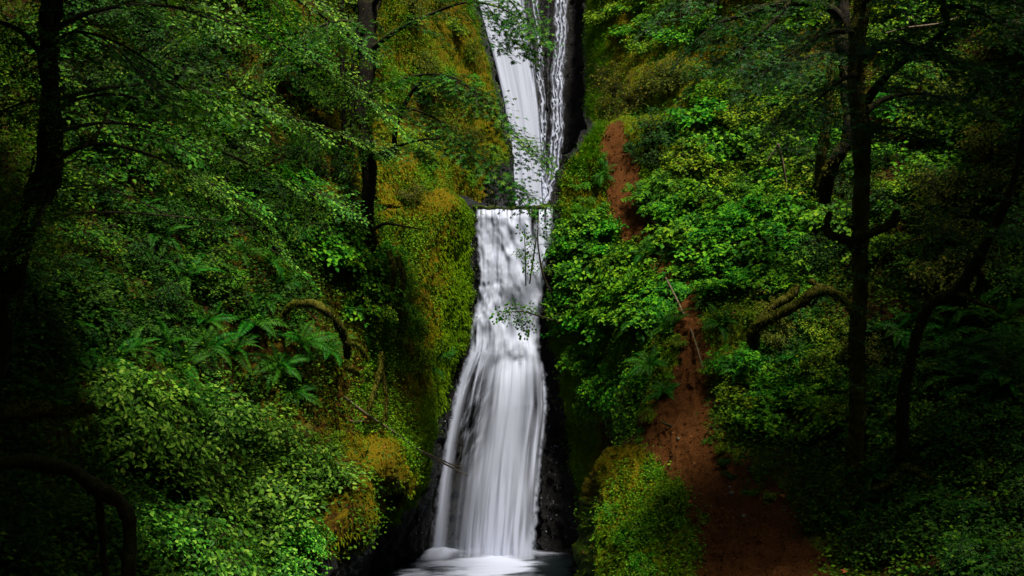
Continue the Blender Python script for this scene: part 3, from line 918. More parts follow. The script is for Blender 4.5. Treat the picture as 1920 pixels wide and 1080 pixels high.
def shrub_meshes(name, kind, leaf, mat, seed, rad=.9, height=1.1, nst=16, flat=.5, dens=1.0, tilt=.4):
    """stems + foliage, base at origin, +Z up"""
    r = np.random.default_rng(seed)
    wood, lf = MB(), MB()
    P_, D_, N_, S_ = [], [], [], []
    for k in range(nst):
        a = r.uniform(0, 2 * math.pi)
        out = rad * math.sqrt(r.uniform(.02, 1))
        h = height * (1 - .55 * (out / rad) ** 2) * r.uniform(.55, 1.1)
        t = np.linspace(0, 1, 7)[:, None]
        end = np.array([math.cos(a) * out, math.sin(a) * out, h])
        mid = np.array([math.cos(a) * out * .35, math.sin(a) * out * .35, h * .75])
        c = (1 - t) ** 2 * 0 + 2 * t * (1 - t) * mid + t * t * end
        tube(wood, c, np.linspace(.012, .004, 7), 4, cap=False)
        for m in range(int(7 * dens)):
            tt = r.uniform(.35, 1)
            base = (2 * tt * (1 - tt)) * mid + tt * tt * end
            a2 = a + r.normal(0, 1.1)
            tl = r.uniform(.25, .5) * rad
            n = max(4, int(tl / (leaf * .55)))
            q = np.linspace(.05, 1, n)
            dv = np.array([math.cos(a2), math.sin(a2), r.uniform(-.15, .35) * (1 - flat)])
            pts = base + dv * (q * tl)[:, None]
            pts[:, 2] -= .25 * tl * q ** 2
            pts += r.normal(0, leaf * .18, pts.shape)
            if m % 2 == 0: tube(wood, np.vstack([base, pts[-1:]]), .003, 3, cap=False)
            side = np.where(np.arange(n) % 2 == 0, 1, -1)
            la = a2 + side * r.uniform(.4, 1.1, n)
            D_.append(np.stack([np.cos(la), np.sin(la), r.uniform(-.5, .1, n)], -1))
            N_.append(np.stack([r.normal(0, tilt, n), r.normal(0, tilt, n), np.ones(n)], -1))
            P_.append(pts); S_.append(leaf * r.uniform(.6, 1.25, n))
    leaves(lf, kind, np.concatenate(P_), np.concatenate(D_), np.concatenate(N_), np.concatenate(S_), r.random(sum(len(q) for q in P_)))
    return wood.mesh(name + '_stems', M['twig']), lf.mesh(name + '_foliage', M[mat], smooth=False)

def frond_mesh(seed, L=1.0, pairs=24):
    r = np.random.default_rng(seed)
    mb = MB()
    n = 12
    t = np.linspace(0, 1, n)
    el = R(62) - t * R(105) * r.uniform(.85, 1.15)
    st = L / (n - 1)
    y = np.concatenate([[0], np.cumsum(np.cos(el[:-1]) * st)])
    z = np.concatenate([[0], np.cumsum(np.sin(el[:-1]) * st)])
    x = .05 * L * np.sin(t * 2.5 + seed)
    C = np.stack([x, y, z], -1)
    tube(mb, C, np.linspace(.008, .002, n) * L, 3, cap=False)
    tp = np.linspace(.10, .99, pairs)
    base = np.stack([np.interp(tp, t, C[:, k]) for k in range(3)], -1)
    T = unit(np.stack([np.interp(tp, t, np.gradient(C[:, k])) for k in range(3)], -1))
    side = unit(np.cross(T, np.array([0, 0, 1.0])) + 1e-6)
    up = np.cross(side, T)
    ln = L * .17 * np.clip(np.sin(np.pi * np.clip(tp * .86 + .16, 0, 1)) ** .7, .12, 1)
    w = L / pairs * .72
    for s in (1, -1):
        d = unit(side * s + T * .35 - up * r.uniform(.1, .45, (pairs, 1)))
        bt = T * w * .5
        V = np.stack([base - bt, base + d * (ln * .5)[:, None] - bt * 1.1, base + d * ln[:, None] + T * w * .2, base + d * (ln * .45)[:, None] + bt * 1.2, ], 1)
        Fc = np.array([(0, 1, 2, 3)])[None] + (np.arange(pairs) * 4)[:, None, None]
        mb.add(V.reshape(-1, 3), Fc.reshape(-1, 4), np.repeat(r.random(pairs) * .6 + .2, 4))
    return mb.mesh('frond', M['fern'], smooth=False)

FAN = {}
for k_, (kind, L, leaf, mat, gap, kw) in {
        'oval': ('oval', 1.5, .10, 'leaf_pale', .09, dict(droop=.25, tilt=.42)),
        'ovald': ('oval', 1.7, .085, 'leaf_green', .095, dict(droop=.3, tilt=.42)),
        'maple': ('maple', 1.7, .23, 'leaf_maple', .17, dict(droop=.22, tilt=.22, maple_like=True)),
        'mapled': ('maple', 1.9, .25, 'leaf_deep', .17, dict(droop=.18, tilt=.18, maple_like=True)),
        'sap': ('round', .95, .15, 'leaf_green', .15, dict(droop=.3, tilt=.75)),
        'small': ('round', 1.1, .075, 'leaf_vivid', .075, dict(droop=.3, tilt=.4)),
        }.items():
    FAN[k_] = [fan_mesh('leafy_branch', kind, L, leaf, mat, 10 + i, twig_gap=gap, **kw) for i in range(3)]
SH = {}
for k_, a in {
        'green': ('oval', .105, 'leaf_green', dict(nst=20)),
        'vivid': ('round', .14, 'leaf_vivid', dict(nst=22, rad=1.0, height=.9)),
        'tri': ('tri', .165, 'leaf_vivid', dict(nst=15, rad=1.0, height=.9, flat=.85, tilt=.22)),
        'yellow': ('round', .10, 'leaf_yellow', dict(nst=22, dens=1.2)),
        'olive': ('small', .085, 'leaf_olive', dict(nst=26, dens=1.3, height=1.5)),
        'dark': ('oval', .10, 'leaf_dark', dict(nst=20)),
        'berry': ('tri', .135, 'leaf_dark', dict(nst=14, rad=1.0, height=.7, flat=.85, tilt=.25)),
        'pale': ('oval', .125, 'leaf_pale', dict(nst=38, rad=1.3, height=1.1, flat=.7, dens=1.7, tilt=.38)),
        'low': ('round', .07, 'leaf_vivid', dict(nst=16, rad=.8, height=.35, dens=1.2)),
        }.items():
    SH[k_] = [shrub_meshes(k_, a[0], a[1], a[2], 40 + i * 7, **a[3]) for i in range(3)]
FR = [frond_mesh(i) for i in range(4)]

def frame(d, up=(0, 0, 1)):
    y = unit(d); x = unit(np.cross(y, up)); z = np.cross(x, y)
    return Matrix(((x[0], y[0], z[0]), (x[1], y[1], z[1]), (x[2], y[2], z[2]))).to_4x4()

def empty(name, loc, label, cat, group=None):
    o = bpy.data.objects.new(name, None)
    COL.objects.link(o)
    o.empty_display_size = .2
    o.location = Vector(loc)
    o['label'] = label; o['category'] = cat
    if group: o['group'] = group
    return o

TAKEN = []
def shrub(px, py, kind, scale, label, group=None, name='shrub', cat='shrub', lift=0.0, tilt=.45, sink=.08):
    h = hit(px, py)
    if h is None: return None
    p, n, _ = h
    up = unit(np.array([0, 0, 1.0]) * (1 - tilt) + n * tilt)
    o = empty(name, p - up * sink * scale + np.array([0, 0, lift]), label, cat, group)
    q = Vector((0, 0, 1)).rotation_difference(Vector(up)).to_matrix().to_4x4() @ Matrix.Rotation(random.uniform(0, 6.28), 4, 'Z')
    o.rotation_euler = q.to_euler()
    o.scale = (scale, scale, scale * random.uniform(.85, 1.15))
    st, fo = random.choice(SH[kind])
    link('stem', st, o); link('foliage', fo, o)
    return o

def fern(px, py, size, label, group=None, nf=13, lift=.03):
    h = hit(px, py)
    if h is None: return
    p, n, _ = h
    up = unit(np.array([0, 0, 1.0]) * .5 + n * .5)
    o = empty('fern', p + up * lift, label, 'fern', group)
    o.rotation_euler = Vector((0, 0, 1)).rotation_difference(Vector(up)).to_euler()
    a0 = random.uniform(0, 6.28)
    for k in range(nf):
        f = link('frond', random.choice(FR), o)
        s = size * 1.22 * random.uniform(.75, 1.15)
        a = a0 + k * 2.39996
        f.matrix_basis = Matrix.Rotation(a, 4, 'Z') @ Matrix.Rotation(R(random.uniform(-25, 22)), 4, 'X') @ Matrix.Rotation(R(random.uniform(-20, 20)), 4, 'Y') @ Matrix.Scale(s, 4)
    return o

# scattering inside polygons of the slope
def in_poly(x, y, poly):
    c = False
    n = len(poly)
    for i in range(n):
        x1, y1 = poly[i]; x2, y2 = poly[(i + 1) % n]
        if (y1 > y) != (y2 > y) and x < (x2 - x1) * (y - y1) / (y2 - y1) + x1: c = not c
    return c

def scatter(poly, n, mind, fn, avoid_path=True):
    xs = [p[0] for p in poly]; ys = [p[1] for p in poly]
    got, tries = [], 0
    while len(got) < n and tries < n * 60:
        tries += 1
        x, y = random.uniform(min(xs), max(xs)), random.uniform(min(ys), max(ys))
        if not in_poly(x, y, poly): continue
        if any((x - a) ** 2 + (y - b) ** 2 < mind ** 2 for a, b in got): continue
        if avoid_path and x > 1000:
            if float(path_w(np.array([x]), np.array([y - 12]))[0]) > .12 or float(path_w(np.array([x]), np.array([y]))[0]) > .12: continue
        got.append((x, y))
        fn(x, y)
    return got

def box(x0, y0, x1, y1):
    return [(x0, y0), (x1, y0), (x1, y1), (x0, y1)]

ORD = ['first', 'second', 'third', 'fourth', 'fifth', 'sixth', 'seventh', 'eighth', 'ninth', 'tenth']
TINT = {'green': 'mid green', 'vivid': 'vivid green', 'tri': 'bright three-leaved', 'yellow': 'yellow green', 'olive': 'olive brown', 'dark': 'dark green',
        'berry': 'dark three-leaved', 'pale': 'pale green', 'low': 'small bright green', 'fern': ''}
def name_rows(items, where):
    """own label for each plant of a patch: its look, then its row (from the top) and place (from the left)"""
    items = [q for q in items if q[2] is not None]
    items.sort(key=lambda q: q[1])
    n = len(items)
    if not n: return
    nr = max(1, round(math.sqrt(n * .8)))
    rows = [items[k * n // nr:(k + 1) * n // nr] for k in range(nr)]
    for k, row in enumerate(rows):
        row.sort(key=lambda q: q[0])
        rn = ('top row' if k == 0 else 'bottom row' if k == nr - 1 else ORD[k] + ' row') if nr > 1 else 'in a row'
        for m, (x, y, o, kind) in enumerate(row):
            c = 'leftmost' if m == 0 else 'rightmost' if m == len(row) - 1 else ORD[m] + ' from left'
            noun = o['category']
            o['label'] = ' '.join(('%s %s %s, %s, %s' % (TINT[kind], noun, where, rn, c)).split())

def sh_region(poly, n, mind, kinds, sc, where, group, **kw):
    items = []
    def put(x, y):
        k = random.choice(kinds)
        items.append((x, y, shrub(x, y, k, random.uniform(*sc), where, group, **kw), k))
    scatter(poly, n, mind, put)
    name_rows(items, where)

def fern_region(poly, n, mind, sc, where, group, nf=11):
    items = []
    scatter(poly, n, mind, lambda x, y: items.append((x, y, fern(x, y, random.uniform(*sc), where, group, nf), 'fern')))
    name_rows(items, where)

# ------------------------------------------------------------------ shrubs, region by region
# right bank
shrub(1190, 215, 'olive', 1.55, 'tall olive brown bush with fine leaves at the top of the dirt track', name='bush', cat='bush')
shrub(1155, 185, 'olive', 1.25, 'smaller olive bush left of the tall one, against the black rock', name='bush', cat='bush')
shrub(1235, 265, 'dark', 1.3, 'dark dense bush overhanging the upper bend of the dirt track', name='bush', cat='bush')
shrub(1215, 300, 'dark', .8, 'low dark bush at the right edge of the upper track', name='bush', cat='bush')
shrub(1255, 170, 'olive', 1.4, 'olive bush right of the tall one, below the top slope', name='bush', cat='bush')
sh_region(box(1130, -60, 1310, 110), 12, 32, ['yellow', 'vivid', 'green'], (.8, 1.2), 'on the slope above the olive bushes', 'shrubs on the slope above the olive bushes')
sh_region(box(1310, -60, 1560, 200), 20, 38, ['green', 'yellow', 'vivid'], (.9, 1.35), 'behind the arching top branch', 'shrubs behind the arching branch')
sh_region([(1290, 200), (1520, 180), (1540, 380), (1280, 360)], 22, 34, ['yellow', 'yellow', 'vivid'], (.85, 1.25), 'on the bright slope beside the olive bushes', 'yellow green shrubs on the bright slope')
sh_region([(1220, 360), (1500, 360), (1500, 560), (1300, 560)], 24, 32, ['tri', 'vivid', 'tri'], (.8, 1.15), 'in the thicket beside the upper track', 'thicket right of the upper track')
sh_region([(1068, 425), (1160, 405), (1250, 520), (1280, 600), (1180, 620), (1062, 590)], 26, 27, ['vivid', 'tri', 'vivid'], (.75, 1.1), 'between lower falls and track', 'lush shrubs beside the lower falls')
sh_region([(1080, 640), (1200, 640), (1190, 790), (1110, 780)], 11, 27, ['low', 'tri', 'vivid'], (.6, .85), 'hanging down the right cliff', 'trailing plants on the right cliff', tilt=.75)
sh_region([(1085, 320), (1135, 310), (1150, 400), (1075, 390)], 5, 20, ['low'], (.4, .55), 'on the golden mound by the lip', 'plants on the golden mound', tilt=.6)
sh_region(box(1500, 250, 1780, 500), 26, 40, ['yellow', 'green', 'vivid', 'dark'], (.8, 1.2), 'behind the tall right maple trunks', 'undergrowth behind the maple trunks')
sh_region(box(1640, -40, 1920, 260), 24, 44, ['yellow', 'green', 'vivid'], (.9, 1.4), 'high on the upper right slope', 'undergrowth high on the right slope')
sh_region(box(1740, 260, 1940, 560), 16, 44, ['dark', 'green', 'olive'], (.8, 1.2), 'on the slope above the leaning trunk', 'dark shrubs above the leaning trunk')
sh_region([(1340, 690), (1580, 700), (1590, 800), (1380, 800)], 14, 34, ['tri', 'vivid', 'yellow'], (.6, .95), 'between lower track and mossy trunk', 'bright low shrubs by the lower track')
sh_region(box(1450, 590, 1640, 700), 10, 34, ['yellow', 'olive', 'berry'], (.55, .8), 'under the crooked mossy log', 'shrubs under the crooked log')
sh_region(box(1650, 730, 1940, 860), 12, 44, ['dark', 'green'], (.7, 1.0), 'right of the thin leaning trunk', 'shaded shrubs below the ferns')
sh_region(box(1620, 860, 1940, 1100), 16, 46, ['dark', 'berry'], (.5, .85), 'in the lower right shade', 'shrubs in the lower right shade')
for x, y, s, lb in ((1225, 885, .5, 'leafy green plant clump on the crest of the mossy boulder'), (1265, 930, .42, 'green plant clump on the right side of the mossy boulder beside the track'),
                    (1290, 985, .5, 'vivid green clump low on the boulder, reaching over the brown track'), (1240, 1000, .45, 'small-leaved clump in the middle of the mossy boulder'),
                    (1180, 1000, .42, 'small plant clump on the left flank of the mossy boulder'), (1210, 1060, .45, 'small plant clump on the boulder at the bottom edge'),
                    (1150, 960, .35, 'tiny plant clump at the left edge of the mossy boulder'), (1150, 800, .5, 'small plants at the top left shoulder of the boulder'),
                    (1195, 790, .4, 'sparse small plants on brown soil above the boulder')):
    shrub(x, y, 'low', s * 1.15, lb, name='plant_clump', cat='plant', tilt=.7)
_it = []
for k in range(6, 150, 5):
    x, y, w = PATHS[k]
    for sd in (-1, 1):
        if random.random() < .3 or (sd < 0 and y > 830): continue
        xx = x + sd * w * random.uniform(.85, 1.25); yy = y + random.uniform(-8, 8)
        kd = random.choice(['low', 'low', 'berry', 'yellow'])
        _it.append((xx, yy, shrub(xx, yy, kd, random.uniform(.2, .38), 'edge', 'small plants along the dirt track', name='plant_clump', cat='plant', tilt=.6), kd))
name_rows(_it, 'along the edges of the track')
# left bank
sh_region([(620, 480), (720, 490), (750, 590), (650, 590)], 8, 26, ['yellow', 'vivid'], (.65, .95), 'above the arched mossy root', 'yellow green shrubs on the left bank')
sh_region([(690, 580), (790, 590), (800, 680), (710, 660)], 6, 26, ['low', 'yellow'], (.5, .7), 'on the golden left cliff', 'plants on the left mossy cliff', tilt=.7)
sh_region([(730, -40), (880, -40), (930, 300), (740, 420)], 18, 34, ['yellow', 'olive', 'low'], (.5, .9), 'on the wall left of upper falls', 'shrubs on the wall left of the upper falls', tilt=.7)
sh_region(box(420, -60, 700, 240), 20, 42, ['green', 'dark', 'yellow'], (.9, 1.4), 'around the thin upper left trunk', 'shrubs around the thin trunk')
sh_region([(480, 260), (680, 280), (690, 480), (520, 480)], 15, 36, ['green', 'dark', 'vivid'], (.8, 1.1), 'left of the dark maple trunk', 'shrubs left of the maple trunk')
sh_region(box(120, -60, 430, 330), 24, 52, ['dark', 'green'], (.9, 1.4), 'behind the hanging left branches', 'dark shrubs behind the hanging branches')
sh_region(box(150, 340, 520, 500), 14, 46, ['dark', 'berry', 'green'], (.7, 1.0), 'below the bare left twigs', 'dark shrubs below the bare twigs')
sh_region(box(-20, 480, 380, 700), 22, 42, ['berry', 'dark', 'berry'], (.5, .8), 'on the shaded left edge slope', 'brambles on the shaded left slope')
sh_region(box(370, 480, 560, 600), 8, 38, ['berry', 'low', 'green'], (.45, .7), 'above the left sword ferns', 'brambles above the left ferns')
for x, y, s, lb in ((235, 800, 1.05, 'pale green leafy bush at the left, highest of the foreground bushes'),
                    (370, 790, 1.0, 'pale green leafy bush in the foreground below the dark ferns'),
                    (480, 850, 1.0, 'bright pale green bush in the centre of the foreground thicket'),
                    (590, 905, .85, 'light green bush at the right tip of the foreground thicket, over golden moss'),
                    (330, 910, 1.0, 'broad green bush in the middle left of the foreground thicket'),
                    (450, 985, 1.0, 'green bush low in the foreground thicket, right of centre'),
                    (560, 1010, .6, 'small green bush beside the golden mossy rock at the bottom'),
                    (360, 1060, .95, 'shaded green bush at the bottom edge right of the mossy root'),
                    (250, 1010, .75, 'darker green bush in front of the bent mossy root'),
                    (500, 1080, .7, 'dim green bush at the bottom edge near the golden rock')):
    shrub(x, y, 'pale', s, lb, name='bush', cat='bush', lift=.0)
shrub(150, 930, 'dark', .7, 'dark bush behind the bent mossy root in the lower left', name='bush', cat='bush')
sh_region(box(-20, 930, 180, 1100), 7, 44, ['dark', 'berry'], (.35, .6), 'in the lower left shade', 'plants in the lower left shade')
sh_region(box(560, 790, 690, 880), 6, 26, ['low', 'yellow'], (.35, .5), 'above the golden moss overhang', 'plants above the golden overhang', tilt=.7)

# ------------------------------------------------------------------ ferns
for x, y, s, lb in ((1262, 620, .95, 'large sword fern at the left edge of the dirt track'), (1205, 620, .95, 'sword fern left of the large one, under the lush shrubs'),
                    (1215, 690, .8, 'sword fern hanging over the cliff beside the lower track'), (1245, 740, .6, 'small drooping fern at the bend of the dirt track'),
                    (1338, 560, .75, 'upper of two round ferns on the right side of the track'), (1348, 615, .7, 'lower of two round ferns on the right side of the track'),
                    (1395, 535, .7, 'fern above and right of the two round ferns'), (1390, 700, .75, 'fern behind the bright low shrubs by the track'),
                    (1440, 665, .75, 'fern right beneath the crooked mossy log'), (1500, 680, .7, 'fern below the middle of the crooked mossy log'),
                    (1130, 330, .6, 'dark fern on the mound left of the upper track'), (1215, 480, .7, 'fern at the edge of the upper track under bright leaves'),
                    (1280, 480, .6, 'fern right of the narrow middle stretch of the track'),
                    (810, 700, .55, 'light green fern alone on the mossy cliff beside the falls'), (835, 665, .45, 'small light fern above the lone one on the mossy cliff'),
                    (560, 650, .95, 'large sword fern beneath the arched mossy root'), (610, 660, .8, 'sword fern right beneath the end of the arched root'),
                    (470, 610, .9, 'sword fern left of the arched mossy root'), (520, 690, .85, 'sword fern below the large one on the left bank'),
                    (550, 740, .75, 'lowest sword fern above the pale green foreground bushes'), (430, 670, .85, 'sword fern above the pale green foreground bushes'),
                    (500, 570, .8, 'fern at the upper left of the arched mossy root')):
    fern(x, y, s, lb)
fern_region(box(1700, 600, 1910, 740), 15, 34, (.7, 1.0), 'in the bank right of the leaning trunk', 'bank of ferns on the right slope', 11)
fern_region(box(1620, 640, 1690, 900), 5, 38, (.6, .8), 'between mossy trunk and leaning trunk', 'ferns between the right trunks', 10)
fern_region(box(0, 600, 420, 760), 16, 42, (.55, .85), 'in shade above the left mossy logs', 'shaded ferns on the left slope', 11)
fern_region(box(250, 400, 560, 530), 12, 40, (.6, .9), 'below the bare left twigs', 'ferns below the bare twigs', 10)
fern_region(box(640, 620, 760, 700), 3, 40, (.4, .4), 'on brown litter by the cliff', 'small ferns on the brown litter', 8)
fern_region(box(1560, 930, 1900, 1060), 7, 55, (.5, .7), 'in the lower right shade', 'ferns in the lower right shade', 10)
fern_region(box(1420, 520, 1560, 580), 4, 40, (.6, .6), 'behind the crooked mossy log', 'ferns behind the crooked log', 10)
fern_region(box(1100, 700, 1180, 790), 3, 34, (.5, .5), 'among trailing plants, right cliff', 'small ferns on the right cliff', 9)

# ------------------------------------------------------------------ trees
def wpath(pts, n):
    """(px,py,Y,rpx) -> world points, radii"""
    q = smooth_path(np.array(pts, float), n)
    W = np.stack([P(a, b, c) for a, b, c, _ in q])
    return W, np.maximum(q[:, 3], .4) * q[:, 2] / F

def randv(n): return unit(rng.normal(0, 1, (n, 3)))
class Tree:
    def __init__(s, name, label, base, cat='tree', group=None):
        s.o = empty(name, base, label, cat, group)
        s.b = np.array(base, float)
        s.curves = []
    def wood(s, part, pts, n=40, sides=9, rough=.35, mat='bark', keep=True, label=None):
        W, rd = wpath(pts, n)
        mb = MB(); tube(mb, W - s.b, rd, sides, rough=rough, seed=len(s.curves) * 3.1)
        o = link(part, mb.mesh(part, M[mat]), s.o, label=label)
        if keep: s.curves.append(W)
        if mat == 'mossy_wood' or part == 'trunk': s.fuzz(W, rd, mat, o)
        return W
    def fuzz(s, W, rd, mat, o):
        if W[:, 1].mean() < 11 and mat == 'bark': mat = 'mossy_wood'
        L = np.linalg.norm(np.diff(W, axis=0), axis=1).sum()
        n = int(min(9000, L * rd.mean() * (3600 if mat == 'mossy_wood' else 800) / max(.35, min(1, W[:, 1].mean() / 26)) ** 1.5))
        if n < 30: return
        t = rng.uniform(0, len(W) - 1.001, n); i = t.astype(int); u = (t - i)[:, None]
        c = W[i] * (1 - u) + W[i + 1] * u
        T = unit(W[i + 1] - W[i]); fz = max(.35, min(1, W[:, 1].mean() / 26))
        d = randv(n) + np.array([0, 0, .5]); d = unit(d - T * np.sum(d * T, -1, keepdims=True))
        r_ = rd[i][:, None]
        p = c + d * r_ * .92
        side = unit(np.cross(d, T)) * rng.uniform(.008, .02, (n, 1)) * fz
        tip = p + unit(d * .6 + np.array([0, 0, -1]) + rng.normal(0, .35, p.shape)) * rng.uniform(.03, .13, (n, 1)) * fz ** 1.3
        md = p + d * .03
        V = np.stack([p - side, p + side, md + side * .6, tip], 1) - s.b
        mb = MB(); mb.add(V.reshape(-1, 3), (np.array([(0, 1, 2), (0, 2, 3)])[None] + (np.arange(n) * 4)[:, None, None]).reshape(-1, 3), np.repeat(rng.random(n) * .8, 4))
        link('moss', mb.mesh('moss', M['trunk_moss'], smooth=False), s.o, kind='stuff')
    def spray(s, p, d, fan, scale=1.0, up=None):
        if up is None: up = (random.gauss(0, .25), -.5 + random.gauss(0, .2), 1)
        m = frame(d, up) @ Matrix.Rotation(random.uniform(-.25, .25), 4, 'Y')
        mw = Matrix.Translation(Vector(np.asarray(p) - s.b)) @ m @ Matrix.Scale(scale, 4)
        link('leafy_branch', random.choice(FAN[fan]), s.o, mw=mw)
    def along(s, W, fan, n, t0=.25, t1=1.0, sc=(.7, 1.1), ang=(25, 80), droop=-.15, jit=.15, up=.15):
        L = len(W) - 1
        for k in range(n):
            t = t0 + (t1 - t0) * (k + random.random()) / n
            i = min(L - 1, int(t * L))
            tg = unit(W[i + 1] - W[i])
            h = unit(np.array([tg[0], tg[1], 0]) + 1e-6)
            a = R(random.uniform(*ang)) * (1 if k % 2 else -1)
            d = np.array([h[0] * math.cos(a) - h[1] * math.sin(a), h[0] * math.sin(a) + h[1] * math.cos(a), tg[2] * .5 + droop + random.uniform(-jit, jit)])
            s.spray(W[i] + rng.normal(0, .05, 3), d, fan, random.uniform(*sc))
        s.spray(W[-1], W[-1] - W[-3], fan, sc[0])

# the dark maple left of the falls
b0 = hit(700, 478)[0]
t = Tree('maple_tree', 'dark mossy maple trunk left of the upper falls, its lobed leaves reaching across the water', b0)
yb = b0[1]
t.wood('trunk', [(702, 490, yb + .1, 17), (692, 440, yb - .3, 13), (687, 395, yb - .5, 12), (693, 350, yb - .7, 12), (690, 300, yb - .8, 15), (684, 250, yb - .8, 14),
                 (683, 180, yb - .8, 14), (688, 100, yb - .8, 16), (690, 0, yb - .8, 17), (694, -120, yb - .8, 15), (700, -260, yb - .9, 11)], 90, 12, .5, 'bark')
Yt = yb - .8
brs = [
    [(690, 292, Yt, 9), (735, 290, Yt - .6, 7), (742, 240, Yt - 1, 4.5), (765, 185, Yt - 1.3, 4), (800, 148, Yt - 1.6, 3), (860, 150, Yt - 1.8, 2.2), (920, 205, Yt - 1.8, 1.6), (965, 255, Yt - 1.5, 1.2), (1000, 285, Yt - 1.2, .8)],
    [(684, 180, Yt, 6), (715, 172, Yt - .5, 4), (760, 148, Yt - 1.2, 3), (820, 140, Yt - 1.6, 2.5), (880, 165, Yt - 2, 1.6), (925, 200, Yt - 2, .8)],
    [(688, 100, Yt, 6), (740, 60, Yt - .8, 4.5), (800, 30, Yt - 1.6, 3.2), (870, 5, Yt - 2.0, 2.4), (930, 12, Yt - 2.0, 1.6), (985, 40, Yt - 1.8, .8)],
    [(687, 290, Yt, 6), (720, 285, Yt - .8, 4), (775, 265, Yt - 1.6, 2.5), (840, 262, Yt - 2, 2), (900, 295, Yt - 1.8, 1.5), (940, 335, Yt - 1.4, 1.0), (972, 368, Yt - 1.0, .7)],
    [(689, 20, Yt, 7), (740, -30, Yt - .8, 5), (820, -50, Yt - 1.6, 4), (900, -30, Yt - 2, 2.6), (960, 5, Yt - 2.0, 1.6), (990, 60, Yt - 1.8, .8)],
    [(690, 60, Yt, 5), (650, 40, Yt - 1.2, 3.5), (600, 50, Yt - 2.0, 2.5), (550, 90, Yt - 2.4, 1.2)],
    [(684, 220, Yt, 5), (730, 200, Yt - 1, 3), (790, 210, Yt - 1.8, 2), (850, 240, Yt - 2, 1)],
    [(690, 440, Yt + .3, 3), (720, 420, Yt - .5, 3), (760, 425, Yt - 1.1, 2), (790, 430, Yt - 1.4, 1)],
]
for k, br in enumerate(brs):
    W = t.wood('branch', br, 40, 7, .3, 'bark')
    if k == 7: continue
    t.along(W, 'maple', {0: 20, 1: 15, 2: 18, 3: 19, 4: 16, 5: 11, 6: 13}[k], .22, .97, (.62, 1.0), (30, 85), -.22)
for px, py, sx in ((985, 262, 1), (1010, 288, .6), (990, 360, .5), (965, 345, 1), (955, 60, 1), (935, 90, 1), (980, 80, .6), (915, 30, 1)):
    t.spray(P(px - 22, py - 12, Yt - 1.6), (.9 * sx, -.25, -.45), 'maple', .62)
    t.spray(P(px - 40, py - 20, Yt - 1.7), (.9 * sx, -.35, -.3), 'maple', .6)

t = Tree('thin_tree', 'thin straight trunk just left of the dark maple', hit(640, 330)[0])
yy_ = t.b[1]
W = t.wood('trunk', [(640, 335, yy_, 5), (645, 200, yy_ - .4, 5), (640, 60, yy_ - .4, 4.5), (646, -80, yy_ - .4, 4)], 40, 8, .3)
t.along(W, 'ovald', 12, .35, .95, (.6, .9), (30, 150), -.1)
t = Tree('thin_tree', 'very thin trunk close behind the dark maple', hit(662, 300)[0])
yy_ = t.b[1]
W = t.wood('trunk', [(662, 305, yy_, 3.5), (660, 200, yy_ - .4, 3.5), (668, 60, yy_ - .4, 3), (712, 10, yy_ - .4, 2.5), (716, -60, yy_ - .4, 2.3)], 40, 7, .3)
t.along(W, 'ovald', 6, .35, .95, (.5, .8), (30, 150), -.1)

# tree at the far left with long hanging branches of pale oval leaves
t = Tree('broadleaf_tree', 'thick black trunk at the left edge with long arching branches of pale oval leaves', P(20, 640, 12.2))
t.wood('trunk', [(-20, 700, 12.6, 28), (10, 560, 12.4, 24), (34, 470, 12.3, 20), (60, 400, 12.2, 20), (78, 310, 12.2, 15), (92, 200, 12.3, 13), (85, 60, 12.3, 12), (100, -60, 12.3, 12), (110, -320, 12.3, 16)], 90, 12, .5)
W = t.wood('trunk', [(60, 400, 12.2, 14), (98, 345, 12.6, 12), (108, 250, 12.8, 10), (100, 120, 12.9, 8), (120, -60, 13, 7)], 50, 10, .5)
lims = [
    [(92, 210, 12.3, 4), (150, 185, 12.2, 3), (230, 178, 12.6, 3), (330, 215, 13.4, 2.4), (430, 255, 14.4, 1.8), (520, 300, 15.4, 1.2)],
    [(95, 190, 12.3, 5), (200, 165, 13.0, 4), (290, 160, 14.2, 3.4), (400, 180, 16, 4), (520, 215, 18, 3), (640, 250, 20, 2), (700, 285, 21, 1)],
    [(90, 60, 12.3, 6), (180, 20, 13, 4.5), (300, 10, 14.4, 3.6), (430, 40, 16.4, 4), (540, 90, 18.4, 3), (640, 150, 20.4, 2), (700, 200, 21.4, 1)],
    [(95, -20, 12.3, 9), (200, -80, 13, 7), (340, -90, 14.6, 6), (480, -40, 16.6, 5), (590, 20, 18.6, 3), (660, 80, 20, 1.5)],
    [(90, 120, 12.3, 6), (40, 60, 11.4, 5), (-20, 40, 10.8, 4), (-90, 60, 10.4, 3)],
    [(88, 90, 12.3, 4), (140, 60, 11.6, 3), (220, 80, 11.2, 2.4), (300, 130, 11.4, 1.8), (360, 180, 12, 1.6)],
    [(98, 300, 12.5, 6), (180, 270, 13, 4), (280, 290, 14, 3), (380, 340, 15.2, 2.4), (460, 400, 16.4, 1.6), (520, 470, 17.2, 1)],
    [(95, 250, 12.5, 4), (200, 230, 13.6, 3.4), (330, 250, 15.4, 2.8), (450, 300, 17.4, 3), (560, 350, 19, 2), (640, 400, 20.4, 1)],
    [(92, 200, 12.3, 4), (60, 190, 11.6, 3), (10, 205, 11, 2), (-50, 230, 10.6, 1)],
]
for k, br in enumerate(lims):
    W = t.wood('branch', br, 46, 6, .2, 'bark')
    if k == 0: t.along(W, 'oval', 8, .2, .97, (.3, .5), (20, 70), -.05)
    elif k in (4, 8): t.along(W, 'oval', 7, .2, .97, (.35, .6), (20, 80), -.1)
    elif k == 6: t.along(W, 'oval', 15, .35, .98, (.5, .8), (15, 60), -.18)
    else: t.along(W, 'oval', {1: 22, 2: 24, 3: 20, 5: 11, 7: 20}[k], .2, .98, (.55, .95), (15, 75), -.2)

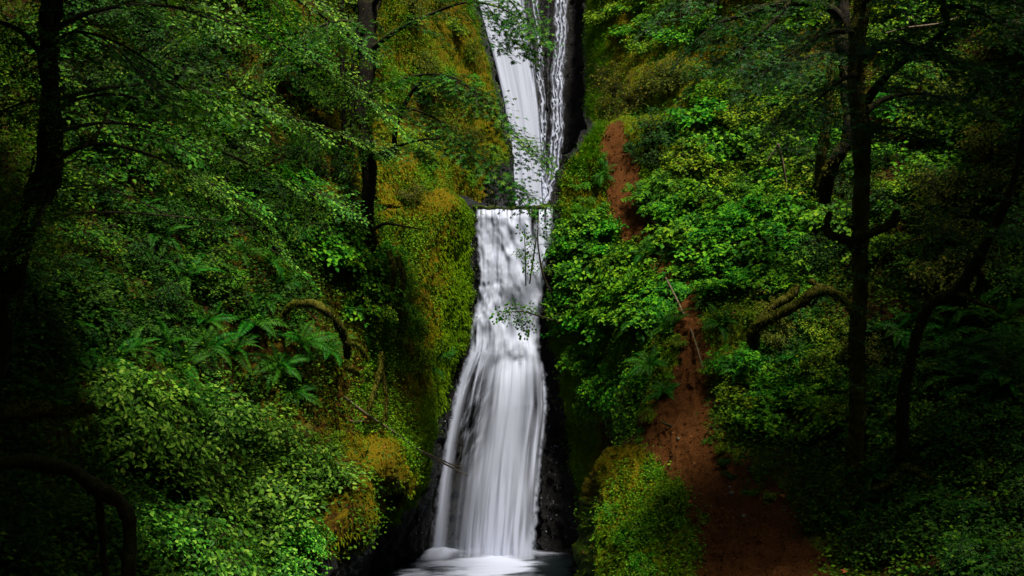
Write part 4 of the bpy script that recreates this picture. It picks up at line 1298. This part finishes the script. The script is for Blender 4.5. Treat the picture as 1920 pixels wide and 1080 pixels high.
for k in range(48):
    px, py = random.uniform(-30, 160), random.uniform(-20, 540)
    t.spray(P(px, py, random.uniform(10.6, 11.8)), (random.uniform(-1, 1), -.4, random.uniform(-.3, 0)), 'ovald', random.uniform(.3, .5))
t = Tree('fallen_branch', 'long pale bare twig arching low across the dark left slope', P(80, 412, 13), 'branch')
t.wood('twig', [(68, 418, 13, 2.2), (130, 402, 13.2, 2), (220, 398, 13.6, 1.8), (320, 405, 14.2, 1.5), (420, 414, 15, .9)], 40, 5, .2, 'dead_wood')
t.wood('twig', [(110, 352, 13, 1), (180, 348, 13.2, 1.6), (240, 368, 13.6, 1.5), (300, 396, 14, 1.2), (352, 425, 14.4, .7)], 30, 5, .2, 'dead_wood')
t = Tree('hanging_twig', 'thin forked bare twig hanging below the left branches', P(200, 215, 12.4), 'branch')
t.wood('twig', [(202, 208, 12.4, 2.2), (188, 240, 12.2, 1.8), (165, 265, 12.1, 1.6), (140, 298, 12, 1.3), (85, 322, 12, .8)], 30, 5, .2, 'dead_wood')
t.wood('twig', [(188, 240, 12.2, 1.5), (180, 262, 12.3, 1.3), (160, 270, 12.4, .8), (150, 290, 12.5, .6)], 20, 5, .2, 'dead_wood')

# big maple on the right
b0 = hit(1604, 885)[0]; yb = b0[1]
t = Tree('maple_tree', 'tallest mossy maple on the right with a straight dark trunk and layered dark leaves', b0)
t.wood('trunk', [(1598, 905, yb + .1, 22), (1604, 870, yb - .2, 16), (1608, 760, yb - .4, 13), (1606, 650, yb - .6, 14), (1613, 540, yb - .8, 12), (1612, 440, yb - .9, 14),
                 (1616, 330, yb - 1, 13), (1614, 240, yb - 1.1, 16), (1604, 150, yb - 1.1, 13), (1612, 40, yb - 1.2, 14), (1628, -60, yb - 1.3, 12), (1640, -260, yb - 1.4, 9)], 110, 12, .45, 'mossy_wood')
Yt = yb - 1.1
brs = [
    ([(1625, 190, Yt, 10), (1655, 150, Yt - .4, 8), (1700, 110, Yt - .8, 7), (1748, 78, Yt - 1.2, 6.5), (1775, 45, Yt - 1.4, 6), (1768, 0, Yt - 1.6, 5), (1780, -80, Yt - 2, 4)], 12),
    ([(1612, 220, Yt, 8), (1650, 190, Yt + .4, 6), (1720, 175, Yt + .8, 3), (1790, 190, Yt + 1, 1.5)], 8),
    ([(1604, 60, Yt, 6), (1560, 60, Yt - 1, 5), (1500, 90, Yt - 1.8, 3), (1440, 130, Yt - 2.2, 1.5)], 11),
    ([(1612, 110, Yt, 6), (1660, 80, Yt - 1.4, 4), (1730, 90, Yt - 2.2, 3), (1810, 130, Yt - 2.8, 1.5)], 12),
    ([(1608, 140, Yt, 6), (1580, 150, Yt - 1.4, 4), (1530, 190, Yt - 2.0, 2.4), (1500, 230, Yt - 2.4, 1.2)], 8),
    ([(1770, 10, Yt - 1.6, 5), (1830, 20, Yt - 2.2, 4), (1900, 60, Yt - 2.8, 2.5), (1960, 110, Yt - 3.2, 1.5)], 11),
    ([(1612, 20, Yt, 6), (1660, -40, Yt - 1.4, 5), (1740, -50, Yt - 2.4, 4), (1840, -20, Yt - 3.2, 3), (1940, 20, Yt - 3.8, 2)], 13),
    ([(1616, 230, Yt, 5), (1660, 240, Yt - 1.0, 4), (1690, 240, Yt - 1.4, 2)], 4),
]
for br, n in brs:
    W = t.wood('branch', br, 44, 8, .35, 'bark')
    t.along(W, 'mapled', int(n * 1.6), .2, .97, (.5, .85), (25, 85), -.12)
t.wood('branch', [(1606, 470, Yt, 11), (1610, 446, Yt - .4, 11), (1636, 437, Yt - .8, 8), (1664, 425, Yt - 1, 7), (1680, 408, Yt - 1.1, 6), (1678, 392, Yt - 1.1, 3)], 34, 9, .4, 'mossy_wood', label='thick mossy stub curving up to the right')
t.wood('branch', [(1604, 462, Yt, 9), (1585, 450, Yt - .5, 8), (1560, 442, Yt - .8, 6), (1549, 425, Yt - .9, 5), (1556, 396, Yt - .9, 3)], 34, 9, .4, 'mossy_wood', label='mossy stub curving up to the left')
# clumps of maple leaves in front of the trunk
for px, py, fx in ((1560, 240, -1), (1530, 250, -1), (1590, 250, .4), (1640, 250, 1), (1570, 330, -.6), (1560, 470, -.6), (1520, 510, -1), (1590, 520, .5), (1640, 540, 1), (1660, 380, 1), (1700, 420, 1), (1600, 350, .4), (1560, 560, -.3), (1640, 600, -.5), (1580, 640, .6), (1650, 690, -.4), (1575, 720, .5), (1630, 470, -.8), (1600, 580, 0)):
    t.spray(P(px - 20 * fx, py - 15, Yt - .9), (.7 * fx, -.7, -.1), 'mapled', .48)

b0 = hit(1548, 372)[0]; yb = min(b0[1], 27.5)
t = Tree('maple_tree', 'bent double-stemmed maple left of the tallest trunk, arching a dark branch to the left', P(1548, 372, yb))
t.wood('trunk', [(1545, 375, yb, 13), (1552, 335, yb - .5, 15), (1568, 300, yb - .8, 12), (1588, 262, yb - 1, 10), (1592, 210, yb - 1, 11), (1582, 120, yb - 1, 12), (1580, 40, yb - 1, 13), (1576, -60, yb - 1, 12), (1570, -220, yb - 1, 9)], 80, 12, .5)
t.wood('trunk', [(1537, 370, yb + .1, 9), (1540, 300, yb, 9), (1550, 230, yb, 8), (1556, 150, yb, 7), (1562, 40, yb, 5), (1556, -60, yb, 4)], 60, 9, .5, 'mossy_wood')
Yt = yb - 1
for br, n in (([(1578, 45, Yt, 10), (1560, 18, Yt - .4, 9), (1510, 4, Yt - 1.0, 8), (1450, 8, Yt - 1.6, 6), (1400, 26, Yt - 2, 5), (1345, 45, Yt - 2.2, 3), (1300, 80, Yt - 2.4, 1.5)], 14),
              ([(1480, 6, Yt - 1.4, 5), (1440, 50, Yt - 2, 3.5), (1390, 90, Yt - 2.4, 2.5), (1330, 120, Yt - 2.8, 1)], 10),
              ([(1574, -40, Yt, 8), (1500, -70, Yt - 1, 6), (1400, -60, Yt - 2, 5), (1320, -20, Yt - 2.6, 3), (1260, 20, Yt - 3, 1.5)], 13),
              ([(1582, 110, Yt, 5), (1540, 100, Yt - 1, 4), (1490, 120, Yt - 2, 2), (1450, 160, Yt - 2.4, 1)], 9)):
    W = t.wood('branch', br, 44, 8, .35, 'bark')
    t.along(W, 'mapled', int(n * 1.5), .2, .97, (.45, .8), (25, 85), -.15)

# thin leaning trunk on the right
b0 = hit(1690, 880)[0]; yb = b0[1]
t = Tree('leaning_tree', 'thin crooked trunk leaning to the upper right, mossy at its foot', b0)
t.wood('trunk', [(1690, 888, yb + .1, 16), (1691, 850, yb - .3, 12), (1692, 760, yb - .5, 11), (1706, 680, yb - .8, 10), (1722, 620, yb - 1, 9), (1745, 572, yb - 1.2, 10), (1795, 545, yb - 1.4, 12), (1832, 490, yb - 1.7, 11), (1862, 430, yb - 2, 9), (1900, 340, yb - 2.4, 7), (1930, 200, yb - 2.8, 5)], 90, 10, .4)
t.wood('branch', [(1790, 547, yb - 1.4, 6), (1830, 566, yb - 1.8, 5), (1870, 580, yb - 2.1, 2)], 20, 7, .3, 'mossy_wood')
t.wood('root', [(1692, 875, yb - .3, 9), (1715, 880, yb - .8, 7), (1745, 905, yb - 1.2, 5), (1775, 935, yb - 1.5, 2)], 20, 7, .3, 'mossy_wood')
t.wood('root', [(1688, 880, yb - .3, 8), (1672, 900, yb - .6, 6), (1640, 918, yb - 1.0, 4)], 20, 7, .3, 'mossy_wood')
t.wood('branch', [(1825, 500, yb - 1.6, 9), (1840, 520, yb - 1.4, 7), (1830, 548, yb - 1.2, 6)], 16, 7, .3)
W = wpath([(1832, 490, yb - 1.7, 5), (1880, 440, yb - 2.2, 3), (1930, 420, yb - 2.6, 2)], 20)[0]
t.along(W, 'mapled', 6, .1, .9, (.45, .7), (25, 100), -.1)
for px, py, fx in ((1800, 400, -1), (1850, 380, 1), (1770, 440, -1), (1720, 470, -1), (1880, 520, 1), (1830, 440, .3), (1750, 400, -.5)):
    t.spray(P(px - 20 * fx, py - 15, yb - 2.2), (.7 * fx, -.6, -.1), 'mapled', .5)

# crooked mossy logs and roots
def log(name, label, pts, second=None, cat='log', mat='mossy_wood', n=50, sides=11, rough=.5):
    t = Tree(name, label, P(*pts[0][:3]), cat)
    t.wood('main_stem', pts, n, sides, rough, mat)
    for q in (second or []): t.wood('side_stem', q, 30, 8, rough, mat)
    return t
log('mossy_log', 'crooked moss-covered log arching above the ferns right of the track',
    [(1416, 652, 26.4, 8), (1412, 625, 26.0, 11), (1432, 604, 25.6, 10), (1470, 585, 25.2, 9), (1505, 566, 24.9, 10), (1532, 545, 24.8, 11), (1562, 550, 24.9, 8), (1585, 566, 25.0, 6), (1604, 600, 25.3, 5), (1608, 640, 25.8, 4)],
    [[(1424, 606, 25.9, 7), (1450, 575, 25.9, 8), (1482, 556, 25.8, 8), (1496, 534, 25.8, 5)], [(1540, 544, 24.8, 6), (1526, 530, 24.9, 5), (1516, 527, 25, 3)]])
log('mossy_root', 'arched moss-covered root above the large sword ferns on the left',
    [(532, 588, 24.8, 4), (548, 572, 24.4, 6), (575, 568, 24.2, 7), (605, 578, 24.1, 7.5), (630, 602, 24.2, 7), (649, 640, 24.8, 7), (652, 668, 25.4, 6)],
    [[(648, 640, 24.6, 5), (670, 650, 25, 4), (690, 672, 25.6, 3)], [(652, 690, 25.2, 5), (672, 702, 25.6, 4)]], cat='root')
log('mossy_log', 'upper mossy log lying at the left edge above the foreground bushes',
    [(-60, 800, 11.5, 20), (10, 775, 11.6, 17), (60, 768, 11.8, 18), (110, 776, 12, 12), (150, 766, 12.3, 9), (178, 770, 12.6, 4)])
log('mossy_root', 'lower bent mossy root in the bottom left, turning down into the shade',
    [(-60, 885, 9.0, 15), (30, 866, 9.0, 14), (90, 874, 9.1, 15), (140, 886, 9.2, 14), (185, 918, 9.3, 16), (228, 950, 9.4, 13), (244, 1000, 9.4, 12), (238, 1110, 9.3, 12)],
    [[(185, 925, 9.3, 8), (190, 990, 9.5, 7), (200, 1100, 9.5, 6)]], cat='root', mat='bark')
log('mossy_root', 'short mossy root running down the litter slope left of the cliff',
    [(690, 770, 27.0, 4), (712, 700, 27.4, 5), (716, 660, 27.6, 3)], [[(722, 790, 27.6, 3), (724, 740, 27.7, 4), (716, 700, 27.6, 4)]], cat='root', rough=.4)
log('mossy_root', 'hanging mossy roots on the bank right below the dark maple',
    [(736, 545, 29.2, 3), (738, 500, 29.0, 5), (728, 470, 29.0, 4)], [[(752, 560, 29.4, 2), (756, 520, 29.3, 5), (745, 480, 29.2, 4)]], cat='root', rough=.5)
t = log('dead_branch', 'bare grey fallen branch reaching from the left bank over the falls',
    [(618, 722, 26.4, 3), (680, 772, 27.4, 3), (735, 808, 28.6, 2.6), (790, 846, 30.2, 2.2), (838, 872, 31.8, 1.8), (878, 892, 33, .8)],
    [[(735, 812, 28.6, 1.6), (780, 850, 30, 1.2), (795, 880, 30.6, .6)], [(800, 850, 30.4, 1.8), (850, 872, 31.6, 1.2), (868, 874, 32, .5)], [(700, 785, 27.8, 1.6), (660, 790, 27.2, 1.6), (636, 770, 26.8, 1)]],
    cat='branch', mat='dead_wood', sides=6, rough=.2)
log('dead_branch', 'thin pale vine trailing down the right side of the dirt track',
    [(1248, 520, 30.8, 1.6), (1278, 580, 30.2, 1.8), (1300, 630, 29.2, 1.6), (1318, 690, 27.6, 1.2)], cat='branch', mat='dead_wood', sides=5, rough=.2)
log('dead_branch', 'bare bent twig lying under the dark bush at the top of the track',
    [(1165, 286, 36.2, 1.4), (1190, 290, 35.8, 1.5), (1205, 296, 35.6, 1.6), (1214, 312, 35.6, 1.5)], [[(1195, 290, 35.8, 1), (1203, 278, 35.6, .7)]], cat='branch', mat='dead_wood', sides=5, rough=.2)
log('dead_branch', 'pale forked dead branch among the leaves at the upper right',
    [(1660, 62, 27, 1), (1700, 52, 27.2, 1.8), (1760, 44, 27.6, 1.6), (1800, 30, 28, .8)], [[(1695, 24, 27, .8), (1705, 40, 27.1, 1.6), (1702, 52, 27.2, 1.4)], [(1716, 50, 27.2, 1), (1716, 36, 27.1, 1.2), (1708, 28, 27, .6)]], cat='branch', mat='dead_wood', sides=5, rough=.2)
log('dead_branch', 'slender bare mossy branch under the mossy stubs of the tallest maple',
    [(1635, 520, 24.5, 1), (1660, 478, 24.2, 2), (1700, 456, 24, 2.4), (1730, 446, 24, 1.6)], [[(1652, 490, 24.2, 1.2), (1645, 520, 24.3, .8)]], cat='branch', mat='mossy_wood', sides=6, rough=.2)
log('dead_branch', 'grey snag leaning over the bright thicket right of the track',
    [(1474, 345, 31.5, 2.2), (1466, 300, 31.2, 2.6), (1458, 270, 31, 3)], [[(1460, 272, 31, 2), (1440, 300, 31.2, 1.6)]], cat='branch', mat='dead_wood', sides=6, rough=.3)
for x, y, r_, lb in ((577, 768, 12, 'round moss-covered stone among the ferns above the foreground bushes'), (572, 815, 17, 'longer mossy stone just below the round one')):
    h = hit(x, y)
    mb = MB(); pts = np.array([[0, 0, -r_ * .019], [0, 0, -r_ * .008], [0, 0, r_ * .004], [0, 0, r_ * .012], [0, 0, r_ * .016]])
    tube(mb, smooth_path(pts, 16), np.sin(np.linspace(.12, 3.02, 16)) * r_ * .0125, 14, rough=.5)
    o = link('mossy_stone', mb.mesh('mossy_stone', M['mossy_wood']), label=lb, cat='stone'); o.location = Vector(h[0] + h[1] * .08)

# fallen leaves and stones on the track
for x, y, sz, c3, lb in ((1449, 940, .20, 0, 'curled orange maple leaf lying on the lower track'), (1466, 934, .20, 1, 'second orange maple leaf just right of the curled one on the track'),
                     (1562, 975, .20, 2, 'orange maple leaf on the dark soil right of the lower track'), (1296, 942, .16, 3, 'reddish leaf at the right foot of the mossy boulder'),
                     (1590, 1076, .2, 4, 'red brown leaf at the bottom edge on dark soil'), (1506, 632, .2, 5, 'orange dead leaf under the crooked mossy log'),
                     (1540, 672, .18, 6, 'pinkish dead leaf below the crooked mossy log'), (1385, 670, .18, 7, 'orange leaf on top of the bright low shrubs'),
                     (785, 653, .18, 8, 'single orange leaf on the golden left cliff'), (715, 715, .18, 9, 'orange leaf beside the hanging root on the left cliff')):
    h = hit(x, y)
    mb = MB(); leaves(mb, 'maple', np.zeros((1, 3)), np.array([[math.cos(c3), .3, .15]]), np.array([[.1, -.5, 1.0]]), np.array([sz]), np.array([.97]))
    o = link('fallen_leaf', mb.mesh('fallen_leaf', M['litter'], smooth=False), label=lb, cat='leaf', group='fallen maple leaves'); o.location = Vector(h[0] + h[1] * .05)
for x, y, r_, lb in ((1372, 925, .07, 'pale stone in the middle of the lower track'), (1368, 914, .05, 'small grey stone just above the pale stone on the track'), (1272, 822, .04, 'small light stone on the crest of the track'),
                     (1335, 800, .05, 'little stone at the right edge of the track'), (1395, 968, .06, 'brown stone low on the dark part of the track')):
    h = hit(x, y)
    mb = MB(); tube(mb, np.array([[0, 0, -1], [0, 0, -.7], [0, 0, 0], [0, 0, .5], [0, 0, .8]]) * r_, np.array([.3, .8, 1, .7, .25]) * r_, 8, rough=.5, seed=x)
    o = link('stone', mb.mesh('stone', M['stone']), label=lb, cat='stone', group='stones on the track'); o.location = Vector(h[0])
log('exposed_root', 'thin dark root crossing the dirt track at its bend', [(1238, 790, 27.4, 2), (1262, 800, 27.1, 2.4), (1290, 803, 26.9, 2.2), (1322, 815, 26.4, 1.4)], cat='root', mat='bark', sides=6, rough=.3, n=24)
log('exposed_root', 'forked brown root at the right edge of the lower track', [(1400, 850, 25.2, 3), (1372, 868, 25.0, 2.4), (1350, 890, 24.6, 1.4)], [[(1376, 866, 25, 1.6), (1390, 890, 24.7, 1)]], cat='root', mat='bark', sides=6, rough=.3, n=24)

# saplings over the water
def sapling(label, pts, tips, fan='sap', sc=.45, mat='bark'):
    t = Tree('sapling', label, P(*pts[0][:3]), 'sapling')
    W = t.wood('stem', pts, 24, 6, .2, mat)
    for px, py, Y_, dx, dz in tips:
        k = int(np.argmin(np.linalg.norm(W - P(px, py, Y_), axis=1)))
        e = P(px, py, Y_)
        mb = MB(); tube(mb, np.stack([W[k], (W[k] + e) / 2 + np.array([0, 0, .06]), e]) - t.b, [.012, .008, .004], 5, cap=False)
        link('twig', mb.mesh('twig', M['twig']), t.o)
        t.spray(e, (dx, random.uniform(-.3, .3), dz), fan, sc * random.uniform(1.5, 2.1), (0, -1, .7))
        t.spray(e * .4 + W[k] * .6, (dx * .7, random.uniform(-.3, .3), dz - .3), fan, sc * random.uniform(1.1, 1.6), (.2, -1, .6))
sapling('thin upright sapling with sparse leaves standing before the right side of the cascade', [(986, 536, 34.3, 1.4), (985, 480, 34.2, 1.1), (983, 430, 34.2, .7)],
        [(985, 470, 34.2, -.8, .0), (985, 455, 34.2, .8, .1)], sc=.26)
sapling('slanting leafy sapling leaning out from the right bank over the cascade', [(1040, 560, 34.2, 2.2), (1020, 520, 34, 2.0), (1010, 470, 34, 1.6), (1008, 430, 34, 1.0)],
        [(1012, 475, 34, -.9, .1), (1010, 450, 34, -.6, .4), (1016, 505, 34, .9, .2), (1008, 440, 34, .8, .3), (1012, 490, 34, -.9, -.3), (1024, 460, 34, .7, .5), (1018, 430, 34, .3, .6)], sc=.42)
sapling('dark broken stick standing in the cascade beside the sapling', [(993, 532, 34.2, 1.3), (999, 490, 34.2, 1.6), (1006, 445, 34.3, 1.1)], [])
sapling('leafy twig reaching left from the right bank across the middle of the cascade', [(1050, 606, 33.9, 2.4), (1010, 592, 33.6, 1.8), (975, 584, 33.5, 1.2), (940, 588, 33.4, .6)],
        [(985, 590, 33.5, -.9, -.2), (960, 590, 33.5, -.9, .1), (1000, 600, 33.5, -.6, -.5), (1010, 590, 33.6, -.5, .4), (980, 580, 33.5, -.7, .4)], sc=.42)
for x, y in ((1060, 640), (1120, 620)):
    pass

# ------------------------------------------------------------------ small cover that nobody could count
def sample(s, n, wfn, frame_only=True):
    PX, PY = s['PX'], s['PY']
    w = wfn(s)
    w = w[:-1, :-1] * np.abs((PX[:-1, 1:] - PX[:-1, :-1]) * (PY[1:, :-1] - PY[:-1, :-1]))
    w = w * ((PX[:-1, :-1] > -120) & (PX[:-1, :-1] < 2040) & (PY[:-1, :-1] > -100) & (PY[:-1, :-1] < 1180))
    c = np.cumsum(w.ravel()); c /= c[-1]
    k = np.searchsorted(c, rng.random(n))
    cc = PX.shape[1] - 1
    i, j = k // cc, k % cc
    a, b = rng.random((2, n, 1))
    G, Nn = s['G'], s['N']
    p = (G[i, j] * (1 - a) + G[i + 1, j] * a) * (1 - b) + (G[i, j + 1] * (1 - a) + G[i + 1, j + 1] * a) * b
    return p, Nn[i, j], PX[i, j], PY[i, j]


def cover(name, label, mat, kind, parts, clump=4, size=(.05, .09), lift=(.02, .2), cat=None, spread=.12, up=.6):
    mb = MB()
    for si, n, wfn in parts:
        p, nn, px, py = sample(SHEETS[si], n, wfn)
        v0 = rng.random(n)
        lf = rng.uniform(lift[0], lift[1], n)
        for k in range(clump):
            q = p + rng.normal(0, spread, p.shape) * np.array([1, .6, 1]) + nn * lf[:, None] * rng.uniform(.5, 1, (n, 1)) + np.array([0, 0, 1]) * (lf * .5)[:, None]
            d = rng.normal(0, 1, p.shape) * np.array([1, 1, .4]) + nn * .3 + np.array([0, 0, -.25])
            nr = unit(np.array([0, 0, 1.0]) * up + nn * (1 - up)) + rng.normal(0, .3, p.shape)
            leaves(mb, kind, q, d, nr, rng.uniform(size[0], size[1], n), np.clip(v0 * .6 + rng.random(n) * .4, 0, 1))
    link(name, mb.mesh(name, M[mat], smooth=False), kind='stuff', label=label)

def pn(s, f, seed, lo=.45, hi=.6):
    return ss(lo, hi, n2(s['PX'] / f, s['PY'] / f, seed))
inside = lambda s: (1 - s['rock']) * (1 - s['path'])
cover('ground_cover', 'small green leaves covering the shaded slopes', 'leaf_green', 'small',
      [(0, 15000, lambda s: inside(s) * (pn(s, 45, 1.) * .9 + .15) * (1 - ss(600, 720, s['PX']) * .6) * (1 - .8 * blob(s['PX'], s['PY'], 690, 730, 60, 80))),
       (1, 14000, lambda s: inside(s) * (pn(s, 45, 2.) * .9 + .15) * ss(1110, 1160, s['PX']) * (1 - .7 * blob(s['PX'], s['PY'], 1180, 930, 90, 90)))], 4, (.06, .12), (.03, .3))
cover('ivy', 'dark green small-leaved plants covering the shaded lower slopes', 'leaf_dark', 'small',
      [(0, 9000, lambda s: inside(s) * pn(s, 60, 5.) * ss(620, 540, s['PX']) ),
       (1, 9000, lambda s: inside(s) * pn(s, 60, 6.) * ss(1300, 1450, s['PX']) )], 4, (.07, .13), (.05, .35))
cover('creeper', 'tiny bright green leaves scattered over the mossy cliffs', 'leaf_vivid', 'small',
      [(0, 9000, lambda s: (1 - s['rock']) * pn(s, 26, 7., .5, .62) * ss(640, 720, s['PX']) * (.08 + ss(70, 150, s['de']))),
       (1, 9500, lambda s: (1 - s['rock']) * pn(s, 26, 8., .48, .6) * ss(1400, 1330, s['PX']) * (1 - s['path']) * (.25 + .35 * blob(s['PX'], s['PY'], 1220, 980, 120, 150) + blob(s['PX'], s['PY'], 1140, 720, 70, 110) + blob(s['PX'], s['PY'], 1100, 400, 80, 120)))], 3, (.045, .08), (.01, .12), up=.3)
cover('yellow_creeper', 'yellowish small leaves on the slope right of the upper falls and the left cliff', 'leaf_yellow', 'small',
      [(0, 6500, lambda s: (1 - s['rock']) * pn(s, 30, 9.) * ss(690, 740, s['PX']) * (.05 + ss(60, 150, s['de']))),
       (1, 9000, lambda s: inside(s) * pn(s, 40, 10.) * ss(1110, 1140, s['PX']) * ss(560, 380, s['PY']))], 3, (.05, .09), (.02, .18), up=.4)

def blades(name, label, mat, parts, ln=(.08, .2), w=.02, out=.35, down=1.0):
    mb = MB()
    for si, n, wfn in parts:
        p, nn, px, py = sample(SHEETS[si], n, wfn)
        side = unit(np.cross(nn, np.array([0, 0, 1.0])) + rng.normal(0, .25, p.shape))
        l = rng.uniform(ln[0], ln[1], n)[:, None]
        dirv = unit(nn * out + np.array([0, 0, -down]) + rng.normal(0, .3, p.shape))
        lo = p - nn * .02
        mid = lo + unit(nn * (out + .8) + np.array([0, 0, -down * .3])) * l * .5
        tip = mid + dirv * l * .6
        ww = w * rng.uniform(.7, 1.4, (n, 1))
        V = np.stack([lo - side * ww, lo + side * ww, mid + side * ww * .7, tip, mid - side * ww * .7], 1)
        f = (np.array([(0, 1, 2, 4)])[None] + (np.arange(n) * 5)[:, None, None]).reshape(-1, 4)
        va = np.repeat(np.clip(.6 * n2(p[:, 0] * 2, p[:, 2] * 2, 4.) * 1.2 + .4 * rng.random(n), 0, 1), 5)
        mb.add(V.reshape(-1, 3), f, va)
        b = mb.n - len(V) * 5
        mb.f.append((np.array([(4, 2, 3)])[None] + (np.arange(n) * 5)[:, None, None]).reshape(-1, 3) + b)
    link(name, mb.mesh(name, M[mat], smooth=False), kind='stuff', label=label)
blades('golden_moss', 'shaggy golden moss hanging on the cliffs and boulder', 'moss_blade',
       [(0, 34000, lambda s: s['moss'] * (1 - s['rock']) * (s['gold'] ** 2) * ss(560, 640, s['PX']) * (.4 + pn(s, 18, 2.5))),
        (1, 24000, lambda s: s['moss'] * inside(s) * s['gold'] ** 2 * ss(1420, 1330, s['PX']) * (.4 + pn(s, 18, 3.5)))], (.07, .17), .02)
blades('green_moss', 'shaggy bright green moss beside the waterfall', 'moss_green',
       [(0, 38000, lambda s: s['moss'] * (1 - s['rock']) * (1 - s['gold']) ** 1.5 * ss(660, 740, s['PX'])),
        (1, 22000, lambda s: s['moss'] * inside(s) * (1 - s['gold']) ** 1.5 * ss(1350, 1200, s['PX']))], (.07, .18), .02)
blades('grass', 'light green grass on the mound at the foot of the upper falls', 'grass',
       [(1, 9000, lambda s: inside(s) * (blob(s['PX'], s['PY'], 1090, 275, 60, 55) + .8 * blob(s['PX'], s['PY'], 1115, 420, 60, 45) + blob(s['PX'], s['PY'], 1120, 120, 25, 140)))], (.15, .35), .012, out=1.2, down=.1)
cover('leaf_litter', 'fallen brown and orange leaves lying on the soil', 'litter', 'small',
      [(0, 9000, lambda s: (1 - s['rock']) * (.25 + 2.5 * blob(s['PX'], s['PY'], 690, 720, 75, 100) + .8 * blob(s['PX'], s['PY'], 800, 230, 70, 90))),
       (1, 9000, lambda s: (1 - s['rock']) * (.35 + .8 * pn(s, 50, 12.) * ss(1400, 1500, s['PX'])) * (1 - .2 * s['path']))], 1, (.05, .11), (.0, .02), up=.2, spread=.02)

def pebbles():
    mb = MB()
    p, nn, px, py = sample(SHEETS[1], 2600, lambda s: s['path'])
    base = np.array([(1, 0, 0), (0, 1, 0), (-1, 0, 0), (0, -1, 0), (0, 0, 1), (0, 0, -1)], float)
    Fc = np.array([(0, 1, 4), (1, 2, 4), (2, 3, 4), (3, 0, 4), (1, 0, 5), (2, 1, 5), (3, 2, 5), (0, 3, 5)])
    n = len(p)
    sz = (.008 + .05 * rng.random(n) ** 4)[:, None, None]
    V = p[:, None] + (base[None] + rng.normal(0, .25, (n, 6, 3))) * sz
    mb.add(V.reshape(-1, 3), (Fc[None] + (np.arange(n) * 6)[:, None, None]).reshape(-1, 3))
    z = np.zeros(n * 6)
    link('gravel', mb.mesh('gravel', M['terrain'], smooth=False, extra=dict(moss=z, gold=z, rock=z, path=z + 1)), kind='stuff', label='small stones and clods on the brown dirt track')
pebbles()

def drops():
    mb = MB()
    for si in (0, 1):
        p, nn, px, py = sample(SHEETS[si], 420, lambda s: s['rock'] * ss(60, 5, np.abs(s['de'])) * ss(395, 420, s['PY']))
        leaves(mb, 'small', p + nn * .03, randv(len(p)), nn + rng.normal(0, .2, p.shape), .012 + .05 * rng.random(len(p)) ** 3)
    link('splashes', mb.mesh('splashes', M['water'], smooth=False, extra=dict(veil=np.full(mb.n, .8))), kind='stuff', label='white splashes on the wet black rock beside the falls')
drops()

# ------------------------------------------------------------------ unseen trees, added around the view to shade its sides
def add_shade_tree(label, base, top, n, fan, spreadr, group=None):
    t = Tree('added_shade_tree', label, base, group=group)
    b, tp = np.array(base, float), np.array(top, float)
    mb = MB()
    q = np.linspace(0, 1, 14)[:, None]
    tube(mb, (b * (1 - q) + tp * q) - t.b, np.linspace(.32, .10, 14), 9, rough=.4)
    link('trunk', mb.mesh('trunk', M['bark']), t.o)
    for k in range(7):
        s0 = b + (tp - b) * random.uniform(.8, .97)
        a = k * 2.4 + random.random()
        e = s0 + np.array([math.cos(a), math.sin(a), .18]) * spreadr * random.uniform(.7, 1)
        m = (s0 + e) / 2 + np.array([0, 0, .5])
        Wm = smooth_path(np.stack([s0, m, e]), 14)
        mb = MB(); tube(mb, Wm - t.b, np.linspace(.09, .02, 14), 6)
        link('branch', mb.mesh('branch', M['bark']), t.o)
        t.along(Wm, fan, n, .15, 1, (1.1, 1.7), (25, 85), -.05)
# (placed by world position: well above and beside the view)
SHADE_TREES = [(-7.5, 4.0, -5, 5.8, -3.6), (-16, 14, 3, 13.5, -11.5), (-15.0, 17, 4, 15.0), (-10.0, 9, -2, 7.4), (-21, 24, 8, 19), (-14, 12, 2, 10), (-7.5, 5.0, -5, 5.6), (-6.8, 8.0, -6, 6.6), (-11, 5, -3, 6.5), (-18, 12, 4, 12.5), (-9.5, 12.5, 0, 8.6), (-12, 15, 0, 11.5), (-8.2, 10.5, -4, 8.0),
       (17, 21, 1, 15), (21, 25, 5, 19), (7.0, 4.5, -6, 5.6), (20, 17, 2, 14), (15, 8, 0, 9), (13, 16.5, -4, 11, 10.2),
       (0, -9, -6, 9), (-9, -5, -4, 9), (9, -5, -4, 9)]
for k, cc_ in enumerate(SHADE_TREES):
    x, y, z0, z1 = cc_[:4]
    side = 'rear' if y < 0 else 'left' if x < 0 else 'right'
    adj = ['tall', 'short', 'slim', 'broad', 'nearest', 'low', 'outer', 'outermost', 'straight', 'leaning', 'crowded', 'thin', 'bushy'][(k if x < 0 and y > 0 else k - 13) % 13]
    add_shade_tree('%s unseen tree added on the %s bank to shade the view' % (adj, side), (x, y, z0), (cc_[4] if len(cc_) > 4 else x * .98, y, z1), 15, 'mapled', 3.2, 'added shade trees on the %s bank' % side)
